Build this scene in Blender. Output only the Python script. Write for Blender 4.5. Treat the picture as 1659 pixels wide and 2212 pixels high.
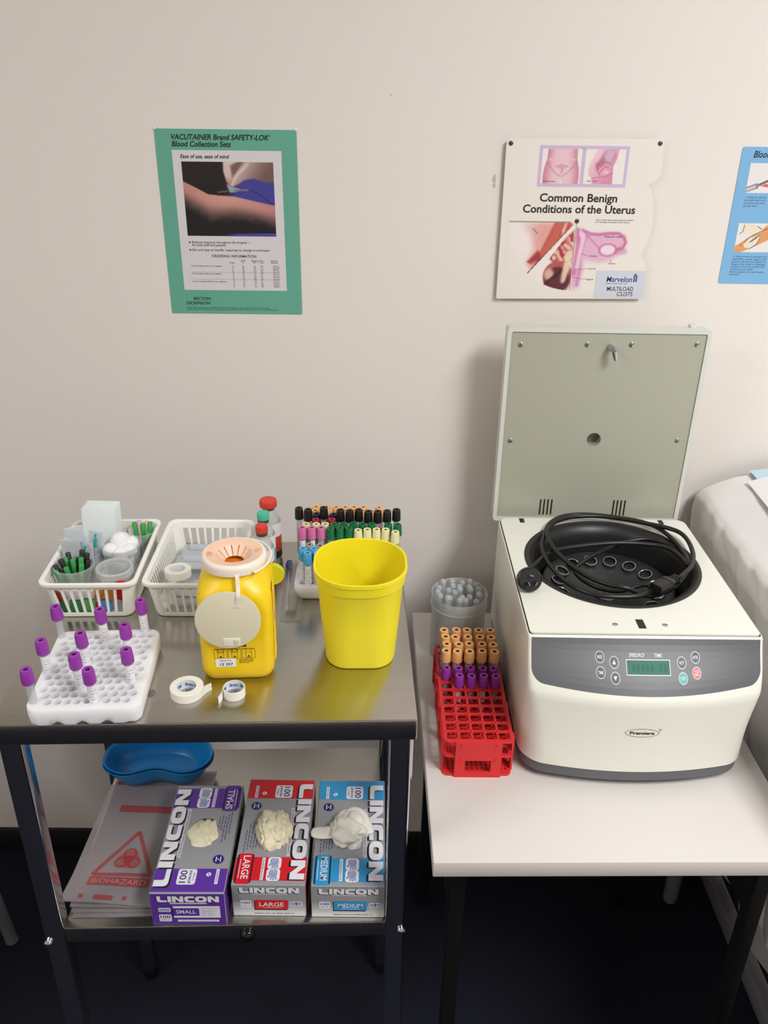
import bpy, bmesh, math, random
from mathutils import Vector, Matrix, noise

# ------------------------------------------------------------------ camera, light, exposure
SC = bpy.context.scene
COL = SC.collection
for _o in list(bpy.data.objects):
    bpy.data.objects.remove(_o)
PI = math.pi

cam_data = bpy.data.cameras.new('camera')
cam_data.sensor_fit = 'VERTICAL'
cam_data.sensor_height = 36.0
cam_data.lens = 30.157
cam_data.clip_start = 0.02
cam = bpy.data.objects.new('camera', cam_data)
COL.objects.link(cam)
cam.matrix_world = Matrix(((0.999884, -0.01308, -0.007792, 0.0),
                           (-0.001067, 0.450336, -0.892859, -1.44),
                           (0.015187, 0.892763, 0.45027, 1.62),
                           (0, 0, 0, 1)))
SC.camera = cam
SC.view_settings.view_transform = 'Standard'
SC.view_settings.look = 'None'
SC.view_settings.exposure = 1.03
SC.view_settings.gamma = 1.0
SC.view_settings.use_curve_mapping = False

world = bpy.data.worlds.new('world')
SC.world = world
world.use_nodes = True
world.node_tree.nodes['Background'].inputs[0].default_value = (0.9, 0.92, 1.0, 1)
world.node_tree.nodes['Background'].inputs[1].default_value = 0.25

CEIL = 2.6
LIGHTS = [  # x, y, size x, size y, watts
    (1.1, -1.65, 0.55, 1.15, 26.5),
    (-1.75, -1.7, 0.3, 1.15, 10.0),  # added fill lamp on the left, its fixture is not in view
]
for lx, ly, sx, sy, w in LIGHTS:
    ld = bpy.data.lights.new('ceiling_lamp_light', 'AREA')
    ld.shape = 'RECTANGLE'
    ld.size, ld.size_y = sx, sy
    ld.energy = w
    ld.color = (0.98, 1.0, 1.0)
    lo = bpy.data.objects.new('ceiling_lamp_light', ld)
    COL.objects.link(lo)
    lo.location = (lx, ly, CEIL - 0.062)

# ------------------------------------------------------------------ materials
def lin(c):
    c = c / 255.0
    return c / 12.92 if c <= 0.04045 else ((c + 0.055) / 1.055) ** 2.4

_M = {}
def mat(name, rgb, rough=0.5, metal=0.0, alpha=1.0, vary=0.0, vscale=40.0, bump=0.0, bscale=200.0,
        sss=0.0, coat=0.0, spec=0.5, stretch=None, emit=0.0):
    if name in _M:
        return _M[name]
    m = bpy.data.materials.new(name)
    m.use_nodes = True
    nt = m.node_tree
    b = nt.nodes['Principled BSDF']
    col = (lin(rgb[0]), lin(rgb[1]), lin(rgb[2]), 1)
    b.inputs['Base Color'].default_value = col
    b.inputs['Roughness'].default_value = rough
    b.inputs['Metallic'].default_value = metal
    b.inputs['Alpha'].default_value = alpha
    b.inputs['Specular IOR Level'].default_value = spec
    if sss:
        b.inputs['Subsurface Weight'].default_value = sss
        b.inputs['Subsurface Radius'].default_value = (0.01, 0.008, 0.006)
        b.inputs['Subsurface Scale'].default_value = 1.6 if sss > 0.5 else 0.5
    if coat:
        b.inputs['Coat Weight'].default_value = coat
        b.inputs['Coat Roughness'].default_value = 0.08
    if vary or bump:
        tc = nt.nodes.new('ShaderNodeTexCoord')
        mp = nt.nodes.new('ShaderNodeMapping')
        nt.links.new(tc.outputs['Object'], mp.inputs[0])
        if stretch:
            mp.inputs['Scale'].default_value = stretch
    if vary:
        n = nt.nodes.new('ShaderNodeTexNoise')
        n.inputs['Scale'].default_value = vscale
        n.inputs['Detail'].default_value = 4
        nt.links.new(mp.outputs[0], n.inputs['Vector'])
        mx = nt.nodes.new('ShaderNodeMix')
        mx.data_type = 'RGBA'
        mx.inputs[6].default_value = tuple(max(0, c * (1 - vary)) for c in col[:3]) + (1,)
        mx.inputs[7].default_value = tuple(min(1, c * (1 + vary)) for c in col[:3]) + (1,)
        nt.links.new(n.outputs[0], mx.inputs[0])
        nt.links.new(mx.outputs[2], b.inputs['Base Color'])
    if bump:
        n2 = nt.nodes.new('ShaderNodeTexNoise')
        n2.inputs['Scale'].default_value = bscale
        n2.inputs['Detail'].default_value = 3
        nt.links.new(mp.outputs[0], n2.inputs['Vector'])
        bp = nt.nodes.new('ShaderNodeBump')
        bp.inputs['Strength'].default_value = bump
        bp.inputs['Distance'].default_value = 0.002
        nt.links.new(n2.outputs[0], bp.inputs['Height'])
        nt.links.new(bp.outputs[0], b.inputs['Normal'])
    _M[name] = m
    return m

def print_mat():
    if 'printed_picture' in _M:
        return _M['printed_picture']
    m = bpy.data.materials.new('printed_picture')
    m.use_nodes = True
    nt = m.node_tree
    a = nt.nodes.new('ShaderNodeVertexColor')
    a.layer_name = 'Ink'
    b = nt.nodes['Principled BSDF']
    nt.links.new(a.outputs[0], b.inputs['Base Color'])
    b.inputs['Roughness'].default_value = 0.4
    _M['printed_picture'] = m
    return m

def ink(name, rgb, rough=0.45):
    return mat('ink_' + name, rgb, rough)

BLACK = ink('black', (22, 22, 24)); WHITE = ink('white', (236, 234, 236)); GREYINK = ink('grey', (120, 120, 126))

# ------------------------------------------------------------------ mesh builder
def rrect(w, d, r, n=5, cx=0.0, cy=0.0):
    r = min(r, w / 2 - 1e-5, d / 2 - 1e-5)
    pts = []
    for (sx, sy, a0) in ((1, 1, 0), (-1, 1, 90), (-1, -1, 180), (1, -1, 270)):
        for k in range(n + 1):
            a = math.radians(a0 + 90 * k / n)
            pts.append((cx + sx * (w / 2 - r) + r * math.cos(a), cy + sy * (d / 2 - r) + r * math.sin(a)))
    return pts

def circle(r, n, cx=0.0, cy=0.0, ph=0.0):
    return [(cx + r * math.cos(ph + 2 * PI * k / n), cy + r * math.sin(ph + 2 * PI * k / n)) for k in range(n)]

def lift(pts, z):
    return [(p[0], p[1], z) for p in pts]

def smooth_path(pts, sub=6, closed=False):
    P = [Vector(p) for p in pts]
    n = len(P)
    out = []
    rng = n if closed else n - 1
    for i in range(rng):
        p0 = P[(i - 1) % n] if (closed or i > 0) else P[0]
        p1 = P[i]; p2 = P[(i + 1) % n]
        p3 = P[(i + 2) % n] if (closed or i + 2 < n) else P[-1]
        for k in range(sub):
            t = k / sub
            out.append(0.5 * ((2 * p1) + (p2 - p0) * t + (2 * p0 - 5 * p1 + 4 * p2 - p3) * t * t + (3 * p1 - p0 - 3 * p2 + p3) * t ** 3))
    if not closed:
        out.append(P[-1])
    return out

class MB:
    def __init__(s):
        s.v = []; s.f = []; s.m = []; s.mats = []; s.xf = None
    def mi(s, m):
        if m not in s.mats:
            s.mats.append(m)
        return s.mats.index(m)
    def add(s, verts, faces, m):
        b = len(s.v); k = s.mi(m)
        if s.xf is not None:
            verts = [tuple(s.xf @ Vector(p)) for p in verts]
        s.v.extend([tuple(p) for p in verts])
        for f in faces:
            s.f.append(tuple(i + b for i in f)); s.m.append(k)
    def loft(s, loops, m, cap0=True, cap1=True, close=False):
        n = len(loops[0]); verts = [p for l in loops for p in l]; faces = []
        L = len(loops)
        for i in range(L if close else L - 1):
            a = i * n; b = ((i + 1) % L) * n
            for k in range(n):
                k2 = (k + 1) % n
                faces.append((a + k, a + k2, b + k2, b + k))
        if cap0 and not close:
            faces.append(tuple(reversed(range(n))))
        if cap1 and not close:
            faces.append(tuple(range((L - 1) * n, L * n)))
        s.add(verts, faces, m)
    def box(s, x0, x1, y0, y1, z0, z1, m):
        v = [(x0, y0, z0), (x1, y0, z0), (x1, y1, z0), (x0, y1, z0), (x0, y0, z1), (x1, y0, z1), (x1, y1, z1), (x0, y1, z1)]
        s.add(v, [(3, 2, 1, 0), (4, 5, 6, 7), (0, 1, 5, 4), (1, 2, 6, 5), (2, 3, 7, 6), (3, 0, 4, 7)], m)
    def hexa(s, v, m):
        s.add(v, [(3, 2, 1, 0), (4, 5, 6, 7), (0, 1, 5, 4), (1, 2, 6, 5), (2, 3, 7, 6), (3, 0, 4, 7)], m)
    def prism(s, cx, cy, w, d, r, z0, z1, m, bev=0.0, n=5):
        if bev <= 0:
            lp = rrect(w, d, r, n, cx, cy)
            s.loft([lift(lp, z0), lift(lp, z1)], m); return
        loops = []
        for a in (0, 45, 90):
            i = bev * (1 - math.sin(math.radians(a)))
            loops.append(lift(rrect(w - 2 * i, d - 2 * i, max(r - i, 0.0003), n, cx, cy), z0 + bev * (1 - math.cos(math.radians(a)))))
        for a in (90, 45, 0):
            i = bev * (1 - math.sin(math.radians(a)))
            loops.append(lift(rrect(w - 2 * i, d - 2 * i, max(r - i, 0.0003), n, cx, cy), z1 - bev * (1 - math.cos(math.radians(a)))))
        s.loft(loops, m)
    def lathe(s, prof, m, n=24, c=(0, 0, 0), cap0=False, cap1=False, rib=0.0):
        loops = []
        for q in prof:
            r, z = q[0], q[1]; rb = rib if len(q) > 2 else 0.0
            loops.append([(c[0] + r * (1 - rb * (k % 2)) * math.cos(2 * PI * k / n), c[1] + r * (1 - rb * (k % 2)) * math.sin(2 * PI * k / n), c[2] + z) for k in range(n)])
        s.loft(loops, m, cap0, cap1)
    def tube(s, path, r, m, n=8, closed=False, caps=True):
        P = [Vector(p) for p in path]; N = len(P)
        T = []
        for i in range(N):
            if closed:
                t = P[(i + 1) % N] - P[i - 1]
            else:
                t = P[min(i + 1, N - 1)] - P[max(i - 1, 0)]
            T.append(t.normalized())
        up = Vector((0, 0, 1)) if abs(T[0].z) < 0.9 else Vector((1, 0, 0))
        nrm = (up - T[0] * up.dot(T[0])).normalized()
        loops = []
        for i in range(N):
            nrm = (nrm - T[i] * nrm.dot(T[i]))
            nrm = nrm.normalized() if nrm.length > 1e-6 else Vector((1, 0, 0))
            bn = T[i].cross(nrm)
            rr = r[i] if isinstance(r, (list, tuple)) else r
            loops.append([tuple(P[i] + (nrm * math.cos(2 * PI * k / n) + bn * math.sin(2 * PI * k / n)) * rr) for k in range(n)])
        s.loft(loops, m, caps, caps, close=closed)
    def cyl(s, p0, p1, r, m, n=12, r1=None):
        s.tube([p0, p1], [r, r if r1 is None else r1], m, n)
    def ball(s, c, r, m, n=14, k=9, sq=(1, 1, 1), fn=None):
        loops = []
        for i in range(1, k):
            a = PI * i / k
            lp = []
            for j in range(n):
                d = Vector((math.sin(a) * math.cos(2 * PI * j / n), math.sin(a) * math.sin(2 * PI * j / n), -math.cos(a)))
                f = fn(d) if fn else 1.0
                lp.append((c[0] + r * sq[0] * d.x * f, c[1] + r * sq[1] * d.y * f, c[2] + r * sq[2] * d.z * f))
            loops.append(lp)
        s.loft(loops, m)
    def ringfill(s, outer, inner, m):
        n = len(outer)
        s.add(list(outer) + list(inner), [(k, (k + 1) % n, n + (k + 1) % n, n + k) for k in range(n)], m)
    def grid(s, nx, ny, fn, m):
        v = [fn(i / nx, j / ny) for j in range(ny + 1) for i in range(nx + 1)]
        f = [(j * (nx + 1) + i, j * (nx + 1) + i + 1, (j + 1) * (nx + 1) + i + 1, (j + 1) * (nx + 1) + i) for j in range(ny) for i in range(nx)]
        s.add(v, f, m)
    def mesh(s, name, smooth=35, fix=True):
        me = bpy.data.meshes.new(name)
        me.from_pydata(s.v, [], s.f)
        for m in s.mats:
            me.materials.append(m)
        me.polygons.foreach_set('material_index', s.m)
        if fix:
            bm = bmesh.new(); bm.from_mesh(me)
            bmesh.ops.recalc_face_normals(bm, faces=bm.faces)
            bm.to_mesh(me); bm.free()
        if smooth:
            me.shade_smooth()
            me.set_sharp_from_angle(angle=math.radians(smooth))
        me.update()
        return me
    def obj(s, name, parent=None, smooth=35, fix=True, loc=None, rot=None):
        o = bpy.data.objects.new(name, s.mesh(name, smooth, fix))
        COL.objects.link(o)
        if parent is not None:
            o.parent = parent
        if loc is not None:
            o.location = loc
        if rot is not None:
            o.rotation_euler = rot
        return o

def tag(o, label, cat, group=None, kind=None):
    o['label'] = label; o['category'] = cat
    if group: o['group'] = group
    if kind: o['kind'] = kind
    return o

def thing(name, label, cat, loc=(0, 0, 0), rot=0.0, group=None):
    o = bpy.data.objects.new(name, None)
    COL.objects.link(o)
    o.location = loc
    o.rotation_euler = rot if isinstance(rot, tuple) else (0, 0, rot)
    o.empty_display_size = 0.02
    return tag(o, label, cat, group)

def copy_tree(o, parent=None):
    c = o.copy(); COL.objects.link(c)
    if parent is not None: c.parent = parent
    for ch in list(o.children):
        copy_tree(ch, c)
    return c

def structure(o, label=None):
    o['kind'] = 'structure'
    if label: o['label'] = label
    return o

# ------------------------------------------------------------------ lettering and flat prints
_G = {}
def glyphs(txt, bold=0.0, shear=0.0, spacing=1.0):
    key = (txt, bold, shear, spacing)
    if key in _G: return _G[key]
    cu = bpy.data.curves.new('lettering', 'FONT')
    cu.body = txt; cu.size = 1.0; cu.offset = bold; cu.shear = shear; cu.resolution_u = 3
    cu.space_character = spacing
    ob = bpy.data.objects.new('lettering', cu)
    COL.objects.link(ob)
    dg = bpy.context.evaluated_depsgraph_get()
    me = bpy.data.meshes.new_from_object(ob.evaluated_get(dg))
    V = [(v.co.x, v.co.y) for v in me.vertices]
    Fc = [tuple(p.vertices) for p in me.polygons]
    bpy.data.objects.remove(ob); bpy.data.curves.remove(cu); bpy.data.meshes.remove(me)
    x0 = min([v[0] for v in V] or [0]); x1 = max([v[0] for v in V] or [1])
    _G[key] = ([(v[0] - x0, v[1]) for v in V], Fc, x1 - x0)
    return _G[key]
_cap = glyphs('H'); CAPH = max(v[1] for v in _cap[0])

class Print:
    """flat ink laid on a surface; fn(u, v, h) gives the point at (u, v) raised by h"""
    def __init__(s, fn, step=0.00012):
        s.fn = fn; s.mb = MB(); s.step = step
    def put(s, pts, faces, m, layer):
        s.mb.add([s.fn(p[0], p[1], layer * s.step) for p in pts], faces, m)
    def poly(s, pts, m, layer=1):
        s.put(pts, [tuple(range(len(pts)))], m, layer)
    def rect(s, u0, v0, u1, v1, m, layer=1, nu=1):
        for i in range(nu):
            a = u0 + (u1 - u0) * i / nu; b = u0 + (u1 - u0) * (i + 1) / nu
            s.poly([(a, v0), (b, v0), (b, v1), (a, v1)], m, layer)
    def rrect(s, u0, v0, u1, v1, r, m, layer=1):
        s.poly(rrect(u1 - u0, v1 - v0, r, 4, (u0 + u1) / 2, (v0 + v1) / 2), m, layer)
    def disc(s, u, v, r, m, layer=1, n=24, ry=None):
        s.poly([(u + r * math.cos(2 * PI * k / n), v + (ry or r) * math.sin(2 * PI * k / n)) for k in range(n)], m, layer)
    def ring(s, u, v, r, w, m, layer=1, n=28, ry=None):
        ry = ry or r
        o = [(u + r * math.cos(2 * PI * k / n), v + ry * math.sin(2 * PI * k / n)) for k in range(n)]
        i = [(u + (r - w) * math.cos(2 * PI * k / n), v + (ry - w) * math.sin(2 * PI * k / n)) for k in range(n)]
        s.put(o + i, [(k, (k + 1) % n, n + (k + 1) % n, n + k) for k in range(n)], m, layer)
    def bars(s, u0, v0, u1, v1, w, m, layer=1, nu=1):
        s.rect(u0, v1 - w, u1, v1, m, layer, nu); s.rect(u0, v0, u1, v0 + w, m, layer, nu)
        s.rect(u0, v0 + w, u0 + w, v1 - w, m, layer); s.rect(u1 - w, v0 + w, u1, v1 - w, m, layer)
    def frame(s, u0, v0, u1, v1, w, m, layer=1, r=0.0005):
        o = rrect(u1 - u0, v1 - v0, r + w, 4, (u0 + u1) / 2, (v0 + v1) / 2)
        i = rrect(u1 - u0 - 2 * w, v1 - v0 - 2 * w, r, 4, (u0 + u1) / 2, (v0 + v1) / 2)
        n = len(o)
        s.put(o + i, [(k, (k + 1) % n, n + (k + 1) % n, n + k) for k in range(n)], m, layer)
    def line(s, pts, w, m, layer=1):
        for a, b in zip(pts[:-1], pts[1:]):
            dx, dy = b[0] - a[0], b[1] - a[1]; L = math.hypot(dx, dy) or 1
            px, py = -dy / L * w / 2, dx / L * w / 2
            s.poly([(a[0] + px, a[1] + py), (a[0] - px, a[1] - py), (b[0] - px, b[1] - py), (b[0] + px, b[1] + py)], m, layer)
    def text(s, txt, u, v, h, m, layer=2, width=None, bold=0.0, shear=0.0, rot=0.0, align='L', spacing=1.0):
        V, Fc, w = glyphs(txt, bold, shear, spacing)
        k = h / CAPH; kx = (width / w) if width else k
        W = w * kx
        off = 0 if align == 'L' else (-W / 2 if align == 'C' else -W)
        c, sn = math.cos(rot), math.sin(rot)
        pts = []
        for p in V:
            a, b = p[0] * kx + off, p[1] * k
            pts.append((u + a * c - b * sn, v + a * sn + b * c))
        if Fc:
            s.put(pts, Fc, m, layer)
    def scribble(s, u0, v, u1, h, m, layer=2, rng=None):
        """a line of print too small to read: short dashes of word length"""
        rng = rng or random.Random(int(abs(u0 * 9e5 + v * 7e6)))
        u = u0
        while u < u1:
            w = rng.uniform(2.0, 6.5) * h
            s.rect(u, v, min(u + w, u1), v + h * rng.uniform(0.55, 0.75), m, layer)
            u += w + h * 0.7
    def obj(s, name, parent):
        return s.mb.obj(name, parent, smooth=0, fix=False)

def plane_fn(o, U, V, N):
    o, U, V, N = Vector(o), Vector(U), Vector(V), Vector(N)
    return lambda u, v, h: tuple(o + U * u + V * v + N * h)

def paint(name, parent, fn, u0, v0, u1, v1, nx, ny, color, layer=1, step=0.00012):
    """a printed picture: a fine sheet whose ink colour is computed point by point (u, w run 0..1, w from the top)"""
    me = bpy.data.meshes.new(name)
    vs = []; cols = []
    for j in range(ny + 1):
        for i in range(nx + 1):
            a, b = i / nx, j / ny
            vs.append(fn(u0 + (u1 - u0) * a, v1 + (v0 - v1) * b, layer * step))
            c = color(a, b)
            cols.extend((lin(max(0, min(255, c[0]))), lin(max(0, min(255, c[1]))), lin(max(0, min(255, c[2]))), 1.0))
    fs = [(j * (nx + 1) + i, (j + 1) * (nx + 1) + i, (j + 1) * (nx + 1) + i + 1, j * (nx + 1) + i + 1) for j in range(ny) for i in range(nx)]
    me.from_pydata(vs, [], fs)
    at = me.color_attributes.new('Ink', 'FLOAT_COLOR', 'POINT')
    at.data.foreach_set('color', cols)
    me.materials.append(print_mat())
    o = bpy.data.objects.new(name, me)
    COL.objects.link(o); o.parent = parent
    return o

def sstep(a, b, x):
    t = max(0.0, min(1.0, (x - a) / (b - a))) if a != b else float(x > a)
    return t * t * (3 - 2 * t)
def mixc(a, b, t):
    return tuple(x + (y - x) * t for x, y in zip(a, b))
def inpoly(x, y, P):
    c = False; j = len(P) - 1
    for i in range(len(P)):
        if (P[i][1] > y) != (P[j][1] > y) and x < (P[j][0] - P[i][0]) * (y - P[i][1]) / (P[j][1] - P[i][1]) + P[i][0]:
            c = not c
        j = i
    return c
def pdist(x, y, P, closed=True):
    d = 9.0
    n = len(P)
    for i in range(n if closed else n - 1):
        ax, ay = P[i]; bx, by = P[(i + 1) % n]
        dx, dy = bx - ax, by - ay; L = dx * dx + dy * dy or 1e-9
        t = max(0, min(1, ((x - ax) * dx + (y - ay) * dy) / L))
        d = min(d, math.hypot(x - ax - t * dx, y - ay - t * dy))
    return d
def cover(x, y, P, soft):
    d = pdist(x, y, P)
    return sstep(-soft, soft, d if inpoly(x, y, P) else -d)
def interp(x, T):
    for (a, b), (c, d) in zip(T[:-1], T[1:]):
        if x <= c: return b + (d - b) * (x - a) / (c - a)
    return T[-1][1]

# ------------------------------------------------------------------ shared materials
STEEL = mat('brushed_stainless_steel', (183, 180, 173), 0.23, 1.0, vary=0.07, vscale=60, bump=0.05, bscale=500, stretch=(0.2, 1, 1))
CHROME = mat('polished_steel', (205, 205, 205), 0.14, 1.0)
WHITEPL = mat('white_basket_plastic', (250, 248, 241), 0.4)
CLEAR = mat('clear_plastic', (225, 228, 228), 0.15, alpha=0.25)
FROST = mat('frosted_plastic', (226, 228, 226), 0.3, alpha=0.42)
FILM = mat('clear_film', (222, 226, 230), 0.16, alpha=0.28)
GLASS = mat('tube_plastic', (214, 212, 216), 0.1, alpha=0.33)
PAPER = mat('white_label_paper', (236, 235, 238), 0.6)
BLKPL = mat('black_plastic', (20, 20, 21), 0.4)
BLKMETAL = mat('black_painted_steel', (14, 13, 13), 0.5)

# ------------------------------------------------------------------ room shell
WALLM = mat('painted_wall', (233, 225, 218), 0.75, vary=0.015, vscale=3, bump=0.08, bscale=350)
CARPET = mat('navy_carpet', (35, 36, 47), 0.95, vary=0.35, vscale=420, bump=0.6, bscale=500, spec=0.1)
RX0, RX1, RY0 = -2.1, 2.7, -3.7

def slab(name, x0, x1, y0, y1, z0, z1, m):
    b = MB(); b.box(x0, x1, y0, y1, z0, z1, m)
    return structure(b.obj(name, smooth=0))
slab('wall_back', RX0, RX1, 0, 0.1, -0.05, CEIL, WALLM)
slab('wall_left', RX0 - 0.1, RX0, RY0, 0.1, -0.05, CEIL, WALLM)
slab('wall_right', RX1, RX1 + 0.1, RY0, 0.1, -0.05, CEIL, WALLM)
slab('wall_front', RX0, RX1, RY0 - 0.1, RY0, -0.05, CEIL, WALLM)
slab('floor', RX0, RX1, RY0, 0.0, -0.05, 0, CARPET)
slab('ceiling', RX0, RX1, RY0, 0.0, CEIL, CEIL + 0.05, mat('ceiling_paint', (236, 232, 226), 0.9))
b = MB(); b.prism((RX0 + RX1) / 2, -0.004, RX1 - RX0, 0.008, 0.0005, 0.0, 0.068, mat('black_skirting_vinyl', (17, 17, 19), 0.6), 0.0015, 2)
structure(b.obj('baseboard_back'))

for i, (lx, ly, sx, sy, w) in enumerate(LIGHTS):
    t = thing('ceiling_light', 'flat white ceiling light panel, %s' % ('right of the benches' if i == 0 else 'added out of view at left for fill'), 'light', (lx, ly, CEIL - 0.06), 0)
    b = MB(); b.loft([lift(rrect(sx + 0.06, sy + 0.06, 0.01), 0.0), lift(rrect(sx + 0.06, sy + 0.06, 0.01), 0.06)], WHITEPL)
    b.obj('housing', t)

# ------------------------------------------------------------------ stainless trolley
ZT, TT, ZS = 0.945, 0.722, 0.575
R2 = math.radians(2.0)
tr = thing('steel_trolley', 'stainless steel two-tier trolley with square legs and dark front edge', 'trolley', (-0.1997, -0.6555, 0), R2)
# local frame: x -0.251..0.251, y 0 (front) .. 0.44 (back)
TW, TD = 0.502, 0.44
b = MB(); b.prism(0, TD / 2, TW, TD, 0.003, ZT - 0.03, ZT, STEEL, 0.0014, 3)
b.obj('trolley_top', tr)
LEGX = 0.232
for sx in (-1, 1):
    for y in (0.018, 0.352):
        b = MB()
        b.prism(sx * LEGX, y, 0.027, 0.027, 0.005, 0.03, ZT - 0.03, CHROME, 0, 4)
        l = b.obj('leg', tr)
        c = MB(); c.lathe([(0.0135, 0.0), (0.0145, 0.004), (0.0145, 0.028), (0.011, 0.034)], BLKPL, 14, (sx * LEGX, y, 0), True, True)
        c.obj('rubber_foot', l)
b = MB()
b.prism(0, 0.19, 2 * LEGX - 0.02, 0.35, 0.003, ZS - 0.028, ZS, STEEL, 0.002, 3)
b.obj('shelf', tr)
for sx, z in ((-1, 0.562), (1, 0.572)):
    b = MB(); b.ball((sx * (LEGX + 0.0085), 0.003, z), 0.0065, CHROME, 14, 9, (1, 0.7, 1))
    b.obj('bolt', tr)
b = MB(); b.ball((0.028, 0.012, ZS - 0.017), 0.0105, mat('glossy_black_knob', (16, 16, 18), 0.12), 18, 11, (1, 0.75, 1))
b.cyl((0.028, 0.014, ZS - 0.017), (0.028, 0.03, ZS - 0.017), 0.005, BLKPL)
b.obj('knob', tr)

p = Print(plane_fn((-0.0715, 0.055, ZT), (1, 0, 0), (0, 1, 0), (0, 0, 1)))
p.disc(0, 0, 0.0045, mat('purple_stain', (104, 70, 96), 0.5, alpha=0.35), 1, 20, 0.008)
p.obj('stain', tr)

# ------------------------------------------------------------------ white table
TBW = mat('white_laminate', (218, 211, 206), 0.42)
tb = thing('white_table', 'white laminate table on black square legs beside the steel trolley', 'table', (0.325, -0.655, 0), math.radians(0.9))
b = MB(); b.prism(0, 0.29, 0.494, 0.58, 0.0015, TT - 0.026, TT, TBW, 0.0012, 2)
b.obj('tabletop', tb)
for x in (-0.205, 0.225):
    for y in (0.062, 0.525):
        b = MB(); b.prism(x, y, 0.022, 0.022, 0.002, 0.004, TT - 0.026, BLKMETAL, 0, 3)
        l = b.obj('leg', tb)
        b = MB(); b.prism(x, y, 0.024, 0.024, 0.003, 0.0, 0.012, BLKPL, 0.001, 3)
        b.obj('foot_cap', l)
for x in (-0.205, 0.225):
    b = MB(); b.box(x - 0.01, x + 0.01, 0.073, 0.514, TT - 0.175, TT - 0.15, BLKMETAL)
    b.obj('side_rail', tb, 0)
for y in (0.525,):
    b = MB(); b.box(-0.194, 0.214, y - 0.009, y + 0.009, TT - 0.055, TT - 0.03, BLKMETAL)
    b.obj('apron_rail', tb, 0)

# ------------------------------------------------------------------ centrifuge
CW = mat('centrifuge_white', (235, 233, 222), 0.33)
CG = mat('centrifuge_grey', (96, 96, 100), 0.42, bump=0.08, bscale=900)
CL = mat('lid_inner_grey', (172, 171, 155), 0.3)
CLW = mat('lid_shell_white', (214, 216, 207), 0.4)
BOWL = mat('black_rubber_bowl', (34, 33, 33), 0.42)
ROT = mat('rotor_grey', (42, 42, 44), 0.35)
HW = 0.1625
ce = thing('centrifuge', 'white bench centrifuge with raised lid and dark grey control panel on white table', 'centrifuge', (0.3718, -0.30, TT))
YB = 0.186
def cS(x, z):
    t = min(max((z - 0.15) / 0.07, 0), 1)
    t2 = t * t * (3 - 2 * t) * 0.35 + t * 0.65
    return -0.2 + 0.035 * t2 - 0.024 * (1 - t2) * (1 - (x / HW) ** 2)
def crc(z):
    return 0.005 + 0.027 * sstep(0.19, 0.06, z)
def cfront(x, z, grow=0.0):
    rc = crc(z); e = max(0.0, abs(x) - (HW - rc))
    return cS(x, z) - grow + (rc - math.sqrt(max(rc * rc - e * e, 0.0)))
def cloop(z, inset=0.0):
    pts = []
    N = 44
    for i in range(N + 1):
        x = -HW * math.cos(PI * i / N)
        k = (HW - inset) / HW
        pts.append((x * k, cfront(x, z) + inset, z))
    r = 0.014
    for a in range(0, 91, 15):
        pts.append((HW - inset - r + r * math.cos(math.radians(a)), YB - inset - r + r * math.sin(math.radians(a)), z))
    for a in range(90, 181, 15):
        pts.append((-HW + inset + r + r * math.cos(math.radians(a)), YB - inset - r + r * math.sin(math.radians(a)), z))
    return pts
zs = [0.03 + 0.01 * i for i in range(13)] + [0.155, 0.162, 0.17, 0.18, 0.19, 0.2, 0.21, 0.217]
b = MB(); b.loft([cloop(z) for z in zs] + [cloop(0.2193, 0.0006), cloop(0.22, 0.002)], CW, True, False)
b.obj('housing', ce, 40)
b = MB(); b.loft([cloop(0.008, 0.006), cloop(0.012, 0.002), cloop(0.0299, 0.0012)], CG, True, True)
b.obj('base', ce)
for x, y in ((-0.125, -0.172), (0.125, -0.172), (-0.125, 0.15), (0.125, 0.15)):
    b = MB(); b.lathe([(0.016, 0.0), (0.017, 0.003), (0.015, 0.0095)], BLKPL, 16, (x, y, 0), True, True)
    b.obj('foot', ce)
# top plate with the round opening
HC = (-0.0004, 0.037)
HR = 0.133
def ray_out(poly, cx, cy, a):
    best = None; dx, dy = math.cos(a), math.sin(a)
    for i in range(len(poly)):
        x0, y0 = poly[i][0] - cx, poly[i][1] - cy; x1, y1 = poly[(i + 1) % len(poly)][0] - cx, poly[(i + 1) % len(poly)][1] - cy
        den = dx * (y1 - y0) - dy * (x1 - x0)
        if abs(den) < 1e-12: continue
        t = (x0 * (y1 - y0) - y0 * (x1 - x0)) / den
        u = (x0 * dy - y0 * dx) / den
        if t > 0 and -1e-9 <= u <= 1 + 1e-9 and (best is None or t < best): best = t
    return (cx + dx * best, cy + dy * best)
outl = [p[:2] for p in cloop(0.22, 0.0035)]
angs = sorted([2 * PI * k / 96 for k in range(96)] + [math.atan2(p[1] - HC[1], p[0] - HC[0]) % (2 * PI) for p in outl])
angs = [a for i, a in enumerate(angs) if i == 0 or a - angs[i - 1] > 1e-4]
out2 = [ray_out(outl, HC[0], HC[1], a) for a in angs]
inn2 = [(HC[0] + HR * math.cos(a), HC[1] + HR * math.sin(a)) for a in angs]
b = MB()
b.loft([lift(inn2, 0.2195), lift(inn2, 0.2225), lift(out2, 0.2225), lift(out2, 0.2195)], CW, False, False, True)
b.obj('top_plate', ce, 30)
for x, x2, y, y2 in ((-0.1265, -0.1185, 0.166, 0.181), (0.1135, 0.1215, 0.166, 0.181), (-0.006, 0.0045, -0.1495, -0.1275)):
    b = MB(); b.box(x, x2, y, y2, 0.2226, 0.2229, BLKPL)
    b.obj('slot', ce, 0)
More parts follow.
